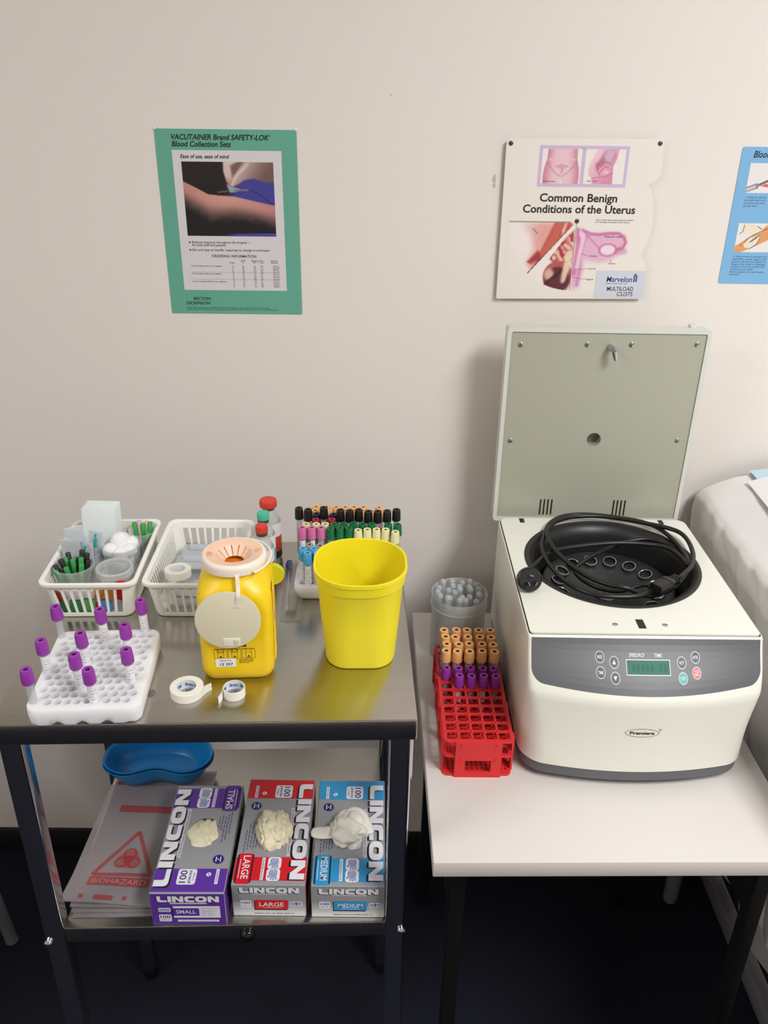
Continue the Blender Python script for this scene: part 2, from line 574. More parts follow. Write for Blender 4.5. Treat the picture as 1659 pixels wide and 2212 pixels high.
for x in (-0.0375, 0.0325):
    b = MB(); b.lathe([(0.0042, 0.2225), (0.004, 0.2234), (0.0015, 0.2236)], CHROME, 14, (x, -0.141, 0), False, True)
    b.box(x - 0.003, x + 0.003, -0.1414, -0.1406, 0.2235, 0.2238, BLKPL)
    b.obj('screw', ce)
b = MB()
b.lathe([(0.1325, 0.2195), (0.1365, 0.2226), (0.1365, 0.2236), (0.134, 0.2244), (0.129, 0.2232), (0.121, 0.217), (0.1165, 0.207), (0.115, 0.195), (0.1145, 0.13), (0.11, 0.125), (0.0, 0.125)], BOWL, 72, (HC[0], HC[1], 0))
b.obj('bowl', ce, 50)
b = MB()
b.lathe([(0.104, 0.14), (0.105, 0.178), (0.103, 0.181), (0.098, 0.181), (0.03, 0.160), (0.022, 0.1585), (0.0, 0.1585)], ROT, 64, (HC[0], HC[1], 0))
ro = b.obj('rotor', ce, 40)
b = MB(); b.lathe([(0.018, 0.1585), (0.018, 0.161), (0.016, 0.1622), (0.005, 0.1622), (0.005, 0.166), (0.0, 0.1665)], mat('hub_steel', (120, 121, 122), 0.35, 0.9), 24, (HC[0], HC[1], 0))
b.obj('hub', ro)
for k in range(15):
    a = math.radians(90 + 8.4 - 24 * k)
    d = Vector((math.cos(a), math.sin(a), 0))
    ax = (Vector((0, 0, 1)) - d * 0.33).normalized()
    c = Vector((HC[0], HC[1], 0.1748)) + d * 0.0795
    q = Vector((0, 0, 1)).rotation_difference(ax).to_matrix().to_4x4()
    b = MB(); b.xf = Matrix.Translation(c) @ q
    b.lathe([(0.0112, -0.004), (0.0112, 0.003)], ROT, 24)
    b.lathe([(0.0112, 0.003), (0.0116, 0.0042), (0.0112, 0.0052), (0.0100, 0.0054), (0.0094, 0.0046)], mat('bucket_rim_steel', (200, 200, 200), 0.32, 1.0), 24)
    b.lathe([(0.0094, 0.0046), (0.0092, 0.0005), (0.0, 0.0005)], mat('bucket_inside_shade', (8, 8, 8), 0.8), 24)  # shallow cup, near-black colour stands in for the shade of a deep hole
    b.obj('rotor_bucket', ro)
# control panel skin on the front
def on_front(u, v, h):
    return (u, cfront(u, v) - 0.0006 - h, v)
def panel_low(x):
    e = max(0.0, abs(x) - (0.1575 - 0.017))
    return 0.159 + 0.0065 * (x / 0.1575) ** 2 + (0.017 - math.sqrt(max(0.017 ** 2 - e * e, 0)))
pn = MB()
NX = 60
cols = [-0.1575 * math.cos(PI * i / NX) for i in range(NX + 1)]
for i in range(NX):
    for j in range(8):
        q = []
        for x, jj in ((cols[i], j), (cols[i + 1], j), (cols[i + 1], j + 1), (cols[i], j + 1)):
            zl = panel_low(x); z = zl + (0.2178 - zl) * jj / 8
            q.append(on_front(x, z, 0))
        pn.add(q, [(0, 1, 2, 3)], CG)
panel = pn.obj('control_panel', ce, 60)
SILV = ink('silver', (196, 196, 200)); PNW = ink('panel_white', (214, 214, 216))
KEYS = [(-0.0652, 0.1974, 'SPEED', None), (-0.0649, 0.1817, 'TIME', None), (-0.046, 0.1924, 'up', None), (-0.0455, 0.1768, 'down', None),
        (0.0466, 0.1927, 'RCF', None), (0.0661, 0.198, 'ENTER', None), (0.047, 0.1772, 'START', (66, 168, 166)), (0.0664, 0.1822, 'STOP', (218, 84, 100))]
for x, z, t, c in KEYS:
    p = Print(on_front)
    KC = ink('key_' + t, c) if c else ink('key_dark', (70, 70, 74))
    p.disc(x, z, 0.0056, KC, 1)
    p.ring(x, z, 0.0064, 0.0009, SILV, 2)
    if t in ('up', 'down'):
        sg = 1 if t == 'up' else -1
        p.poly([(x - 0.0026, z - 0.002 * sg), (x + 0.0026, z - 0.002 * sg), (x, z + 0.0026 * sg)], PNW, 3)
    elif t == 'STOP':
        p.text('STOP', x, z + 0.0007, 0.0022, PNW, 3, 0.0068, 0.02, align='C')
        p.text('OPEN', x, z - 0.0031, 0.0022, PNW, 3, 0.0068, 0.02, align='C')
        p.line([(x - 0.0045, z - 0.0012), (x + 0.0045, z + 0.0012)], 0.0004, PNW, 3)
    else:
        p.text(t, x, z - 0.0016, 0.0032, PNW, 3, 0.0074 if len(t) > 3 else 0.006, 0.02, align='C')
    k = p.obj('button', panel)
    k['label'] = {'up': 'arrow up key', 'down': 'arrow down key'}.get(t, t.lower() + ' key')
p = Print(on_front)
p.rect(-0.029, 0.1808, 0.0296, 0.195, mat('screen_green', (72, 120, 104), 0.6, spec=0.2), 1, 16)
p.bars(-0.0298, 0.18, 0.0304, 0.1958, 0.0009, PNW, 2, 16)
SEG = mat('dead_segments', (64, 110, 95), 0.8, spec=0.1)
for i, ch in enumerate('88888:88'):
    p.text(ch, -0.0215 + 0.0062 * i, 0.1842, 0.0066, SEG, 2, 0.004 if ch == '8' else 0.001)
p.obj('display', panel)
p = Print(on_front)
p.text('SPEED/RCF', -0.0144, 0.1982, 0.0036, PNW, 1, 0.021, 0.012, align='C')
p.text('TIME', 0.0148, 0.1982, 0.0036, PNW, 1, 0.0105, 0.012, align='C')
p.obj('panel_lettering', panel)
def on_face(u, v, h):
    return (u, cfront(u, v) - 0.0003 - h, v)
p = Print(on_face)
GI = ink('badge', (58, 58, 58))
p.ring(-0.0035, 0.1008, 0.0235, 0.0006, GI, 1, 40, 0.0072)
p.text('Premiere', -0.0035, 0.0985, 0.0046, GI, 1, 0.034, 0.035, align='C')
p.ring(0.0205, 0.1065, 0.0016, 0.0004, GI, 1, 16)
p.text('R', 0.0205, 0.1059, 0.0013, GI, 1, align='C')
p.obj('badge', ce)
# lid, standing open
lid = MB()
LX0, LX1, LZ0, LZ1, LY = -0.1685, 0.1565, 0.207, 0.5505, 0.2025
outer = rrect(LX1 - LX0, LZ1 - LZ0, 0.006, 4, (LX0 + LX1) / 2, (LZ0 + LZ1) / 2)
inner = rrect(LX1 - LX0 - 0.013, LZ1 - LZ0 - 0.013, 0.003, 4, (LX0 + LX1) / 2, (LZ0 + LZ1) / 2)
def L3(pts, y): return [(p[0], y, p[1]) for p in pts]
lid.loft([L3(inner, LY + 0.006), L3(inner, LY), L3(outer, LY), L3(outer, LY + 0.026), L3(rrect(LX1 - LX0 - 0.012, LZ1 - LZ0 - 0.012, 0.008, 4, (LX0 + LX1) / 2, (LZ0 + LZ1) / 2), LY + 0.034)], CLW, False, True)
ld = lid.obj('lid', ce)
# inner plate with the sight hole
HCX, HCZ, HRr = -0.0088, 0.3615, 0.0118
pa = sorted([2 * PI * k / 40 for k in range(40)] + [math.atan2(p[1] - HCZ, p[0] - HCX) % (2 * PI) for p in inner])
pa = [a for i, a in enumerate(pa) if i == 0 or a - pa[i - 1] > 1e-4]
po = [ray_out(inner, HCX, HCZ, a) for a in pa]
pi_ = [(HCX + HRr * math.cos(a), HCZ + HRr * math.sin(a)) for a in pa]
b = MB()
b.loft([L3(po, LY + 0.0025), L3(pi_, LY + 0.0025), L3(pi_, LY + 0.02)], CL, False, False)
b.add(L3(pi_, LY + 0.02), [tuple(range(len(pi_)))], mat('sight_glass', (120, 118, 104), 0.2))
b.obj('lid_panel', ld)
for x, z in ((-0.146, 0.5229), (-0.0396, 0.5245), (0.0312, 0.5255), (0.136, 0.5271), (-0.1494, 0.3578), (0.1323, 0.3619)):
    b = MB(); b.xf = Matrix.Translation((x, LY + 0.0025, z)) @ Matrix.Rotation(PI / 2, 4, 'X')
    b.lathe([(0.0043, 0.0), (0.0041, 0.0012), (0.0025, 0.0022), (0.0008, 0.0024)], CHROME, 14, cap1=True)
    b.box(-0.003, 0.003, -0.0004, 0.0004, 0.0018, 0.0025, BLKPL)
    b.box(-0.0004, 0.0004, -0.003, 0.003, 0.0018, 0.0025, BLKPL)
    b.obj('lid_screw', ld)
b = MB()
zc = 0.522
b.cyl((-0.0023, LY + 0.003, zc), (-0.0023, LY - 0.012, zc), 0.0045, CHROME, 16)
b.tube([(-0.0023, LY - 0.011, zc + 0.002), (0.0005, LY - 0.018, zc - 0.004), (0.004, LY - 0.016, zc - 0.017)], [0.0042, 0.0048, 0.0028], CHROME, 10)
b.obj('latch', ld)
for x0 in (-0.087, 0.041):
    b = MB()
    for i in range(4):
        x = x0 + 0.0065 * i
        b.loft([L3(rrect(0.0022, 0.03, 0.001, 3, x, 0.234), LY + 0.0018), L3(rrect(0.0022, 0.03, 0.001, 3, x, 0.234), LY + 0.0023)], BLKPL)
    b.obj('vent_slots', ld, 0)
b = MB(); b.prism(0.13, LY + 0.02, 0.011, 0.014, 0.003, LZ1 - 0.002, LZ1 + 0.004, CLW, 0.001, 3)
b.obj('lid_catch', ld)

# ------------------------------------------------------------------ power cord lying in loops on the centrifuge
CORDM = mat('black_cord_rubber', (22, 21, 21), 0.35)
TZ = TT + 0.2225
A_ = [(0.2396, -0.2966), (0.2534, -0.2757), (0.2733, -0.2513), (0.2977, -0.2354), (0.3467, -0.2208), (0.3979, -0.2122), (0.4433, -0.2166), (0.4703, -0.2271), (0.4829, -0.2567), (0.4856, -0.2829)]
B_ = [(0.4885, -0.27), (0.4899, -0.2446), (0.4866, -0.2049), (0.4745, -0.1642), (0.4502, -0.1392), (0.4186, -0.1266), (0.3834, -0.1172), (0.343, -0.1158), (0.3116, -0.1288), (0.2894, -0.1572), (0.2744, -0.1991), (0.266, -0.2332), (0.2658, -0.2709), (0.2717, -0.3042), (0.2833, -0.3383), (0.3032, -0.3638), (0.3294, -0.3772), (0.363, -0.3796), (0.39, -0.374), (0.406, -0.36), (0.40, -0.345)]
D_ = [(0.36, -0.345), (0.325, -0.325), (0.3097, -0.2855), (0.3256, -0.259), (0.3531, -0.2313), (0.3795, -0.2111), (0.412, -0.1913), (0.4468, -0.1863), (0.4763, -0.2), (0.4899, -0.2277), (0.492, -0.262), (0.478, -0.3), (0.44, -0.345), (0.40, -0.362)]
C_ = [(0.3687, -0.3651), (0.3437, -0.3563), (0.3189, -0.3352), (0.2999, -0.3036), (0.2846, -0.2598), (0.2789, -0.2159), (0.285, -0.181), (0.3042, -0.1516), (0.3394, -0.1349), (0.3802, -0.1325), (0.4209, -0.1426), (0.4539, -0.1573), (0.4818, -0.1706), (0.5009, -0.1889), (0.5053, -0.2212), (0.4985, -0.265), (0.4823, -0.3016), (0.4635, -0.3244), (0.455, -0.334)]
ccx, ccy = 0.3714, -0.263
def zc_at(x, y, lvl, sag):
    r = math.hypot(x - ccx, y - ccy)
    return TZ + lvl + (0.0035 if r > 0.118 else 0.0035 - sag * sstep(0.118, 0.06, r))
path = []
for P, lv, sag in ((A_, 0.002, 0.0), (B_, 0.004, 0.0), (D_, -0.004, 0.006), (C_, 0.010, 0.0)):
    path += [(x, y, zc_at(x, y, lv, sag)) for x, y in P]
cord = thing('power_cord', 'black power cord coiled over the open centrifuge bowl', 'power cord', (0, 0, 0))
b = MB(); b.tube(smooth_path([(0.2345, -0.312, TZ + 0.012)] + path, 5), 0.0037, CORDM, 10)
b.obj('cable', cord, 60)
# three pin plug, face turned up towards the viewer
pc = Vector((0.2262, -0.352, TZ + 0.0185))
pd = Vector((0.1, -0.93, 0.42)).normalized()          # the way the pins point
b = MB(); q = Vector((0, 0, 1)).rotation_difference(pd).to_matrix().to_4x4()
b.xf = Matrix.Translation(pc) @ q
b.lathe([(0.006, -0.036), (0.0075, -0.022), (0.012, -0.018), (0.0165, -0.012), (0.0182, -0.004), (0.0182, 0.004), (0.0165, 0.0055)], CORDM, 28, cap0=True, cap1=True)
pl = b.obj('plug', cord)
for dx, dy, ang in ((-0.005, -0.005, 30), (0.006, -0.004, -25), (0.0, 0.0065, 0)):
    b = MB(); b.xf = Matrix.Translation(pc) @ q @ Matrix.Translation((dx, dy, 0)) @ Matrix.Rotation(math.radians(ang), 4, 'Z')
    b.box(-0.0006, 0.0006, -0.003, 0.003, 0.005, 0.019, CHROME) if dy < 0 else b.box(-0.003, 0.003, -0.0007, 0.0007, 0.005, 0.012, CHROME)
    b.obj('plug_pin', pl, 0)
b = MB()
cd = Vector((-0.79, -0.6, 0.0)).normalized(); sd = Vector((cd.y, -cd.x, 0)); e0 = Vector((0.449, -0.338, TZ + 0.0135))
b.xf = Matrix(((cd.x, sd.x, 0, e0.x), (cd.y, sd.y, 0, e0.y), (0, 0, 1, e0.z), (0, 0, 0, 1)))
sec = lambda x, w, h: [(x, p[0], p[1]) for p in rrect(w, h, 0.003, 3)]
b.loft([sec(-0.004, 0.009, 0.009), sec(0.012, 0.012, 0.012), sec(0.016, 0.02, 0.016), sec(0.024, 0.023, 0.018), sec(0.025, 0.021, 0.016), sec(0.05, 0.021, 0.016)], CORDM)
for k in range(3):
    x = -0.001 + 0.005 * k
    b.loft([sec(x, 0.0145, 0.0135), sec(x + 0.0028, 0.0145, 0.0135)], CORDM)
b.obj('appliance_connector', cord)

# ------------------------------------------------------------------ couch on the right, sheet over its raised head
SHEET = mat('white_cotton_sheet', (230, 226, 224), 0.9, bump=0.1, bscale=500)
bed = thing('examination_couch', 'white sheeted examination couch standing right of the white table', 'couch', (0.9, -0.8, 0))
TUBE = mat('grey_enamel_tube', (118, 118, 122), 0.5)
for x in (-0.24, 0.3):
    for y in (0.673, -0.6):
        b = MB(); b.tube([(x, y, 0.62), (x, y, 0.012), (x, y, 0.004), (x, y, 0.0)], [0.0155, 0.0155, 0.0135, 0.009], TUBE, 18)
        b.obj('leg', bed, 50)
b = MB(); b.prism(0.05, 0.0, 0.6, 1.55, 0.02, 0.6, 0.66, mat('couch_frame', (90, 90, 94), 0.5), 0.004)
b.obj('couch_frame', bed)
b = MB(); b.prism(0.05, 0.0, 0.58, 1.5, 0.05, 0.66, 0.78, mat('couch_vinyl', (206, 204, 204), 0.5), 0.02)
b.obj('mattress', bed)
def bedtop(y):   # world y
    return 0.82 + 0.135 * sstep(-0.85, -0.42, y)
def sheet_pt(u, v):
    # u: from the hem on the left side (0) up over the edge to the far side (1); v: front (0) to wall (1)
    y = -1.55 + 1.525 * v
    zt = bedtop(y)
    prof = [(0.0, 0.590, 0.46), (0.42, 0.584, zt - 0.09), (0.50, 0.582, zt - 0.03), (0.54, 0.586, zt - 0.008), (0.58, 0.598, zt + 0.004), (0.66, 0.653, zt + 0.032), (0.8, 0.78, zt + 0.05), (1.0, 1.2, zt + 0.04)]
    x = interp(u, [(p[0], p[1]) for p in prof]); z = interp(u, [(p[0], p[2]) for p in prof])
    hang = sstep(0.6, 0.3, u)
    s = 0.012 * hang * math.sin(y * 38 + 3.0 * noise.noise(Vector((y * 5, z * 3, 0)))) + 0.016 * hang * noise.noise(Vector((y * 9, z * 4.0, 1.7)))
    dn = 0.012 * noise.noise(Vector((x * 6, y * 6, z * 6 + 3))) + 0.006 * noise.noise(Vector((x * 16 + y * 9, y * 14, z * 13)))
    # a few sharp diagonal creases running down from the head end
    cr = 0.0
    for k, (y0, sl, am) in enumerate(((-0.10, 0.5, 0.014), (-0.15, 0.9, 0.016), (-0.22, 0.35, 0.014), (-0.28, 1.1, 0.015), (-0.34, 0.7, 0.016), (-0.06, 0.1, 0.012), (-0.40, 1.3, 0.014))):
        d = (y - y0) + sl * (zt - z)
        cr += am * math.exp(-(d / 0.011) ** 2)
    x += (abs(s) * 0.7 - 0.004 + 1.5 * cr * hang + dn * hang)
    x = max(x, 0.5765)
    z += dn * (1 - hang) * 0.6
    return (x - 0.9, y + 0.8, z)
b = MB(); b.grid(90, 220, sheet_pt, SHEET)
b.obj('sheet', bed, 180)
def pad_pt(u, v, h):
    y = -0.52 + 0.455 * v
    x = 0.652 + 0.36 * u - 0.012 * (1 - v)
    z = bedtop(y) + interp(x, [(0.6, 0.012), (0.653, 0.034), (0.78, 0.052), (1.2, 0.045)])
    return (x - 0.9, y + 0.8, z + 0.006 + h + 0.003 * noise.noise(Vector((x * 8, y * 8, 2))))
b = MB(); n = 16
b.grid(n, n, lambda u, v: pad_pt(u, v, 0.006 * sstep(0, 0.1, u)), mat('paper_cover', (236, 232, 232), 0.85))
b.obj('paper_cover', bed, 180)
b = MB(); b.grid(n, n, lambda u, v: pad_pt(u + 0.05, v + 0.09, 0.001), mat('pale_blue_pad', (196, 218, 232), 0.85))
b.grid(n, n, lambda u, v: pad_pt(u + 0.05, v + 0.09, -0.004), mat('pale_blue_pad', (196, 218, 232), 0.85))
b.obj('absorbent_pad', bed, 180)
def low_pt(u, v):
    y = -1.4 + 1.36 * v
    return (0.775 + 0.012 * math.sin(y * 30) + 0.006 * noise.noise(Vector((y * 12, u * 9, 0))) + 0.012 * u - 0.9, y + 0.8, 0.055 + 0.545 * u)
b = MB(); b.grid(20, 90, low_pt, mat('couch_drape', (188, 184, 182), 0.9))
b.obj('drape', bed, 180)
def bar(x0, x1, z0, z1): 
    return [(x0, z0), (x1, z0), (x1, z1), (x0, z1)]
b = MB(); b.prism(-0.135, 0.06, 0.03, 1.4, 0.006, 0.0, 0.045, mat('plastic_wrapped_rail', (128, 126, 130), 0.35, bump=0.5, bscale=60), 0.004)
b.obj('floor_rail', bed)

# ------------------------------------------------------------------ chair at the left, only one leg shows
ch = thing('chair', 'grey tubular chair whose leg stands left of the steel trolley', 'chair', (-1.0, -0.45, 0), PI / 2)
# local frame: the chair faces -x of the room, its back along the trolley side
for x in (-0.205, 0.21):
    b = MB(); b.tube(smooth_path([(x, -0.248, 0.0), (x, -0.246, 0.012), (x, -0.215, 0.44), (x, -0.235, 0.9)], 6), 0.0125, TUBE, 16)
    b.obj('rear_leg', ch, 50)
    b = MB(); b.tube(smooth_path([(x, 0.22, 0.0), (x, 0.2, 0.44)], 6), 0.0125, TUBE, 16)
    b.obj('front_leg', ch, 50)
b = MB(); b.prism(0, 0.0, 0.42, 0.42, 0.05, 0.43, 0.48, mat('chair_fabric', (52, 54, 66), 0.9), 0.018)
b.obj('seat', ch)
b = MB()
b.xf = Matrix.Translation((0, -0.222, 0.74)) @ Matrix.Rotation(math.radians(92), 4, 'X')
b.prism(0, 0, 0.46, 0.44, 0.06, -0.018, 0.018, mat('chair_fabric', (52, 54, 66), 0.9), 0.012)
b.obj('backrest', ch)  # unseen back, set on this side to shade the lower left wall

# ------------------------------------------------------------------ posters on the wall
def wall_fn(u, v, h):
    return (u, -h, v)

# green information sheet
gp = thing('poster', 'green poster with a forearm photo on its white panel, left on the wall', 'poster', (-0.349, -0.0012, 1.264), (0, -math.radians(0.25), 0))
GW, GH = 0.2183, 0.2835
b = MB(); b.loft([[(p[0], 0.0012, p[1]) for p in rrect(GW, GH, 0.002, 3, GW / 2, GH / 2)], [(p[0], 0, p[1]) for p in rrect(GW, GH, 0.002, 3, GW / 2, GH / 2)]], mat('green_poster_paper', (102, 172, 150), 0.35, vary=0.06, vscale=9))
b.obj('sheet', gp, 0)
mm = 0.001
p = Print(wall_fn); p.rect(24.2 * mm, 38.8 * mm, 194 * mm, 253.5 * mm, ink('poster_white', (222, 216, 218)), 1)
p.obj('white_panel', gp)
def arm_photo(a, w):
    edge = interp(a, [(0, 0.26), (0.1, 0.32), (0.27, 0.43), (0.4, 0.445), (0.55, 0.455), (0.75, 0.51), (1.0, 0.575)])
    c = mixc((34, 26, 26), (20, 16, 18), w)
    blue = sstep(0.42, 0.62, a + 0.25 * (w - 0.4)) * sstep(0.18, 0.3, w + 0.1 * a)
    c = mixc(c, (66, 64, 150), blue)
    # forearm
    t = sstep(edge - 0.006, edge + 0.006, w)
    k = sstep(0.02, 0.42 + 0.05 * math.sin(a * 6), w - edge)
    skin = mixc((214, 158, 146), (196, 132, 124), abs(a - 0.45) * 1.6)
    skin = mixc(skin, (96, 72, 70), sstep(0.0, 0.7, k)); skin = mixc(skin, (22, 18, 20), sstep(0.55, 1.0, k + 0.12 * noise.noise(Vector((a * 9, w * 14, 0)))))
    c = mixc(c, skin, t)
    c = mixc(c, (70, 68, 160), sstep(0.955, 0.965, w + 0.02 * (a - 0.7)) * sstep(0.35, 0.6, a))
    # hand from the upper right
    H = [(0.455, -0.1), (0.45, 0.12), (0.475, 0.25), (0.505, 0.31), (0.55, 0.325), (0.6, 0.295), (0.68, 0.235), (0.78, 0.215), (0.88, 0.26), (1.1, 0.275), (1.1, -0.1)]
    hc = cover(a, w, H, 0.012)
    hs = mixc((222, 196, 190), (120, 88, 84), sstep(0.5, 1.0, a + 0.55 * (w - 0.1)))
    hs = mixc(hs, (196, 140, 124), sstep(0.16, 0.3, w) * sstep(0.7, 0.5, a))
    crease = cover(a, w, [(0.53, 0.05), (0.63, -0.02), (0.68, 0.0), (0.585, 0.15), (0.545, 0.2)], 0.02)
    hs = mixc(hs, (104, 72, 68), crease * 0.8)
    tip = sstep(0.03, 0.0, pdist(a, w, [(0.54, 0.3), (0.6, 0.17), (0.72, 0.03)], False))
    hs = mixc(hs, (238, 220, 216), tip * 0.6)
    c = mixc(c, hs, hc)
    # winged needle and its tubing
    c = mixc(c, (150, 170, 184), cover(a, w, [(0.475, 0.285), (0.5, 0.385), (0.515, 0.405), (0.58, 0.395), (0.62, 0.35), (0.55, 0.33), (0.51, 0.31)], 0.012))
    c = mixc(c, (136, 122, 128), sstep(0.016, 0.006, pdist(a, w, [(0.56, 0.375), (0.71, 0.365)], False)))
    c = mixc(c, (120, 104, 100), sstep(0.012, 0.003, pdist(a, w, [(0.38, 0.4), (0.48, 0.385)], False)))
    c = mixc(c, (40, 36, 70), 0.7 * sstep(0.009, 0.003, pdist(a, w, [(0.72, 0.365), (0.8, 0.4), (0.88, 0.47), (0.97, 0.56)], False)))
    return c
paint('photograph', gp, wall_fn, 37.5 * mm, 125.5 * mm, 180.5 * mm, 237 * mm, 130, 104, arm_photo, 2)
p = Print(wall_fn)
DK = ink('poster_black', (24, 34, 34))
p.text('VACUTAINER Brand SAFETY-LOK', 25 * mm, 268.6 * mm, 7.4 * mm, DK, 2, 151 * mm, 0.022, 0.22)
p.text('TM', 173.5 * mm, 273.4 * mm, 2.2 * mm, DK, 2, 4.5 * mm, 0.0, 0.2)
p.text('Blood Collection Sets', 25 * mm, 258.6 * mm, 7.4 * mm, DK, 2, 91.5 * mm, 0.022, 0.22)
p.obj('title_lettering', gp)
p = Print(wall_fn)
p.text('Ease of use, ease of mind', 36.8 * mm, 242 * mm, 5.3 * mm, DK, 3, 76 * mm, 0.018, 0.22)
for v in (114.0, 102.3):
    p.rect(38.7 * mm, v * mm, 41.0 * mm, (v + 2.4) * mm, DK, 3)
p.text('Reduces exposure throughout the hospital \u2014', 43.2 * mm, 114.0 * mm, 3.6 * mm, DK, 3, 96 * mm, 0.004, 0.22)
p.text('for both staff and patients', 43.2 * mm, 109.6 * mm, 3.6 * mm, DK, 3, 55 * mm, 0.004, 0.22)
p.text('Slim and easy to handle, requiring no change in technique', 42.4 * mm, 102.0 * mm, 3.6 * mm, DK, 3, 126 * mm, 0.004, 0.22)
p.text('ORDERING INFORMATION', 73.7 * mm, 92.0 * mm, 4.2 * mm, DK, 3, 72.5 * mm, 0.006)
for u, v, s, w in ((101.8, 82.9, 'Gauge', 8.4), (119.6, 86.2, 'Length', 8.6), (122, 83.2, 'in.', 4), (138, 86.1, 'Shipping Unit', 19.4), (141, 83.2, 'Box', 5), (151.5, 83.2, 'Case', 6.5), (170.3, 86.1, 'Reorder', 11), (170, 83.2, 'Number', 11.5)):
    p.text(s, u * mm, v * mm, 2.3 * mm, DK, 3, w * mm, 0.0)
for v, s, w in ((77.0, '12-inch tubing with Luer adapter', 50.5), (64.6, '7-inch tubing with Luer adapter', 49), (52.0, '12-inch tubing without Luer adapter', 56)):
    p.text(s, 38.7 * mm, v * mm, 2.3 * mm, DK, 3, w * mm, 0.0, 0.15)
RULE = ink('rule_grey', (150, 146, 148))
for v in (68.0, 56.4):
    p.rect(38.6 * mm, v * mm, 181.2 * mm, (v + 0.35) * mm, RULE, 3)
rg = random.Random(4)
for r in range(12):
    v = 78.0 - 3.0 * r
    for u0, w in ((106.0, 2.6), (122.4, 3.2), (141.0, 4.0), (152.0, 4.6), (172.6, 10.6)):
        p.scribble(u0 * mm, v * mm, (u0 + w) * mm, 1.5 * mm, ink('fine_print', (112, 108, 110)), 3, rg)
p.obj('table_lettering', gp)
p = Print(wall_fn)
p.text('BECTON', 37.9 * mm, 22.4 * mm, 4.6 * mm, DK, 2, 28.8 * mm, 0.016, 0.18)
p.text('DICKINSON', 25.2 * mm, 15.0 * mm, 4.6 * mm, DK, 2, 40 * mm, 0.016, 0.18)
for v, u1 in ((9.0, 164), (6.0, 179)):
    p.scribble(25.6 * mm, v * mm, u1 * mm, 1.5 * mm, ink('fine_print_green', (52, 102, 92)), 2, rg)
p.obj('maker_lettering', gp)
for u, v in ((0.5, 284), (217.5, 284)):
    b = MB(); b.ball((u * mm, 0.0002, v * mm), 0.0022, mat('white_putty', (240, 238, 232), 0.6), 10, 7, (1, 0.5, 1))
    b.obj('putty', gp)

# white dial chart with anatomy drawings
up = thing('wall_chart', 'white card dial chart with pink anatomy drawings above the centrifuge lid', 'chart', (0.1925, -0.0085, 1.30), (0, -math.radians(0.15), 0))
CARD = mat('chart_card', (236, 228, 220), 0.4)
out = [(2, -2.2), (238, 0.2), (242.6, 2.7), (243.9, 26.9), (243.3, 49.7), (236, 62), (226, 77), (219, 100), (216, 122), (217, 146), (220, 166), (223.5, 174.5), (231, 180), (239, 186.5), (243, 194), (243, 215), (241.5, 240), (239.8, 244.2), (5, 242.3), (0, 239), (-0.7, 232), (0, 0)]
b = MB(); b.loft([[(u * mm, 0.0008, v * mm) for u, v in out], [(u * mm, 0, v * mm) for u, v in out]], CARD)
b.obj('card', up, 0)
b = MB(); b.loft([[(p_[0], 0.0062, p_[1]) for p_ in rrect(0.206, 0.239, 0.004, 3, 0.1045, 0.121)], [(p_[0], 0.0052, p_[1]) for p_ in rrect(0.206, 0.239, 0.004, 3, 0.1045, 0.121)]], CARD)
b.obj('backing_card', up, 0)
dc = circle(0.1212, 96, 0.1204, 0.1223)
b = MB(); b.loft([[(q[0], 0.003, q[1]) for q in dc], [(q[0], 0.0014, q[1]) for q in dc]], CARD)
b.obj('dial', up, 30)
for u, v in ((6.0, 235.5), (235.4, 238.0), (120.4, 122.3)):
    b = MB(); b.xf = Matrix.Translation((u * mm, 0, v * mm)) @ Matrix.Rotation(PI / 2, 4, 'X')
    b.lathe([(0.0036, 0.0), (0.0034, 0.0009), (0.0022, 0.0012), (0.0016, 0.0006), (0.0, 0.0006)], mat('grommet_steel', (96, 92, 88), 0.35, 0.8), 20)
    b.obj('grommet', up)
p = Print(wall_fn)
p.bars(51.4 * mm, 173.4 * mm, 190 * mm, 233.3 * mm, 4.6 * mm, ink('lilac', (206, 184, 216)), 1)
p.rect(117 * mm, 178 * mm, 123 * mm, 229 * mm, ink('lilac', (206, 184, 216)), 1)
p.obj('picture_frame', up)
CREAM = (238, 230, 224)
def front_view(a, w):
    c = CREAM
    half = interp(w, [(0, 0.37), (0.3, 0.38), (0.55, 0.44), (0.8, 0.46), (1.0, 0.45)])
    cx = 0.51
    t = sstep(half + 0.008, half - 0.008, abs(a - cx))
    s = mixc((236, 196, 204), (206, 138, 156), sstep(0.15, 1.0, abs(a - cx) / half) ** 2)
    leg = sstep(0.02, 0.0, abs(a - cx) - 0.004 - 0.06 * max(0, w - 0.86)) * sstep(0.84, 0.9, w)
    # hip folds
    for sx in (-1, 1):
        d = pdist(a, w, [(cx + sx * 0.4, 0.36), (cx + sx * 0.16, 0.68), (cx + sx * 0.03, 0.78)], False)
        s = mixc(s, (190, 122, 142), 0.55 * sstep(0.035, 0.0, d))
        s = mixc(s, (246, 222, 224), 0.6 * sstep(0.1, 0.0, math.hypot((a - cx - sx * 0.28) * 1.0, (w - 0.3) * 1.6)))
        s = mixc(s, (176, 112, 124), 0.6 * sstep(0.05, 0.0, math.hypot(a - cx - sx * 0.13, (w - 0.5))))
        s = mixc(s, (238, 214, 214), 0.8 * sstep(0.03, 0.0, math.hypot(a - cx - sx * 0.1, (w - 0.53))))
    s = mixc(s, (200, 142, 152), 0.6 * sstep(0.14, 0.06, math.hypot(a - cx, (w - 0.5) * 1.3)))
    s = mixc(s, (166, 84, 104), 0.8 * sstep(0.016, 0.004, pdist(a, w, [(cx + 0.03, 0.56), (cx, 0.7)], False)))
    c = mixc(c, s, t)
    return mixc(c, CREAM, leg)
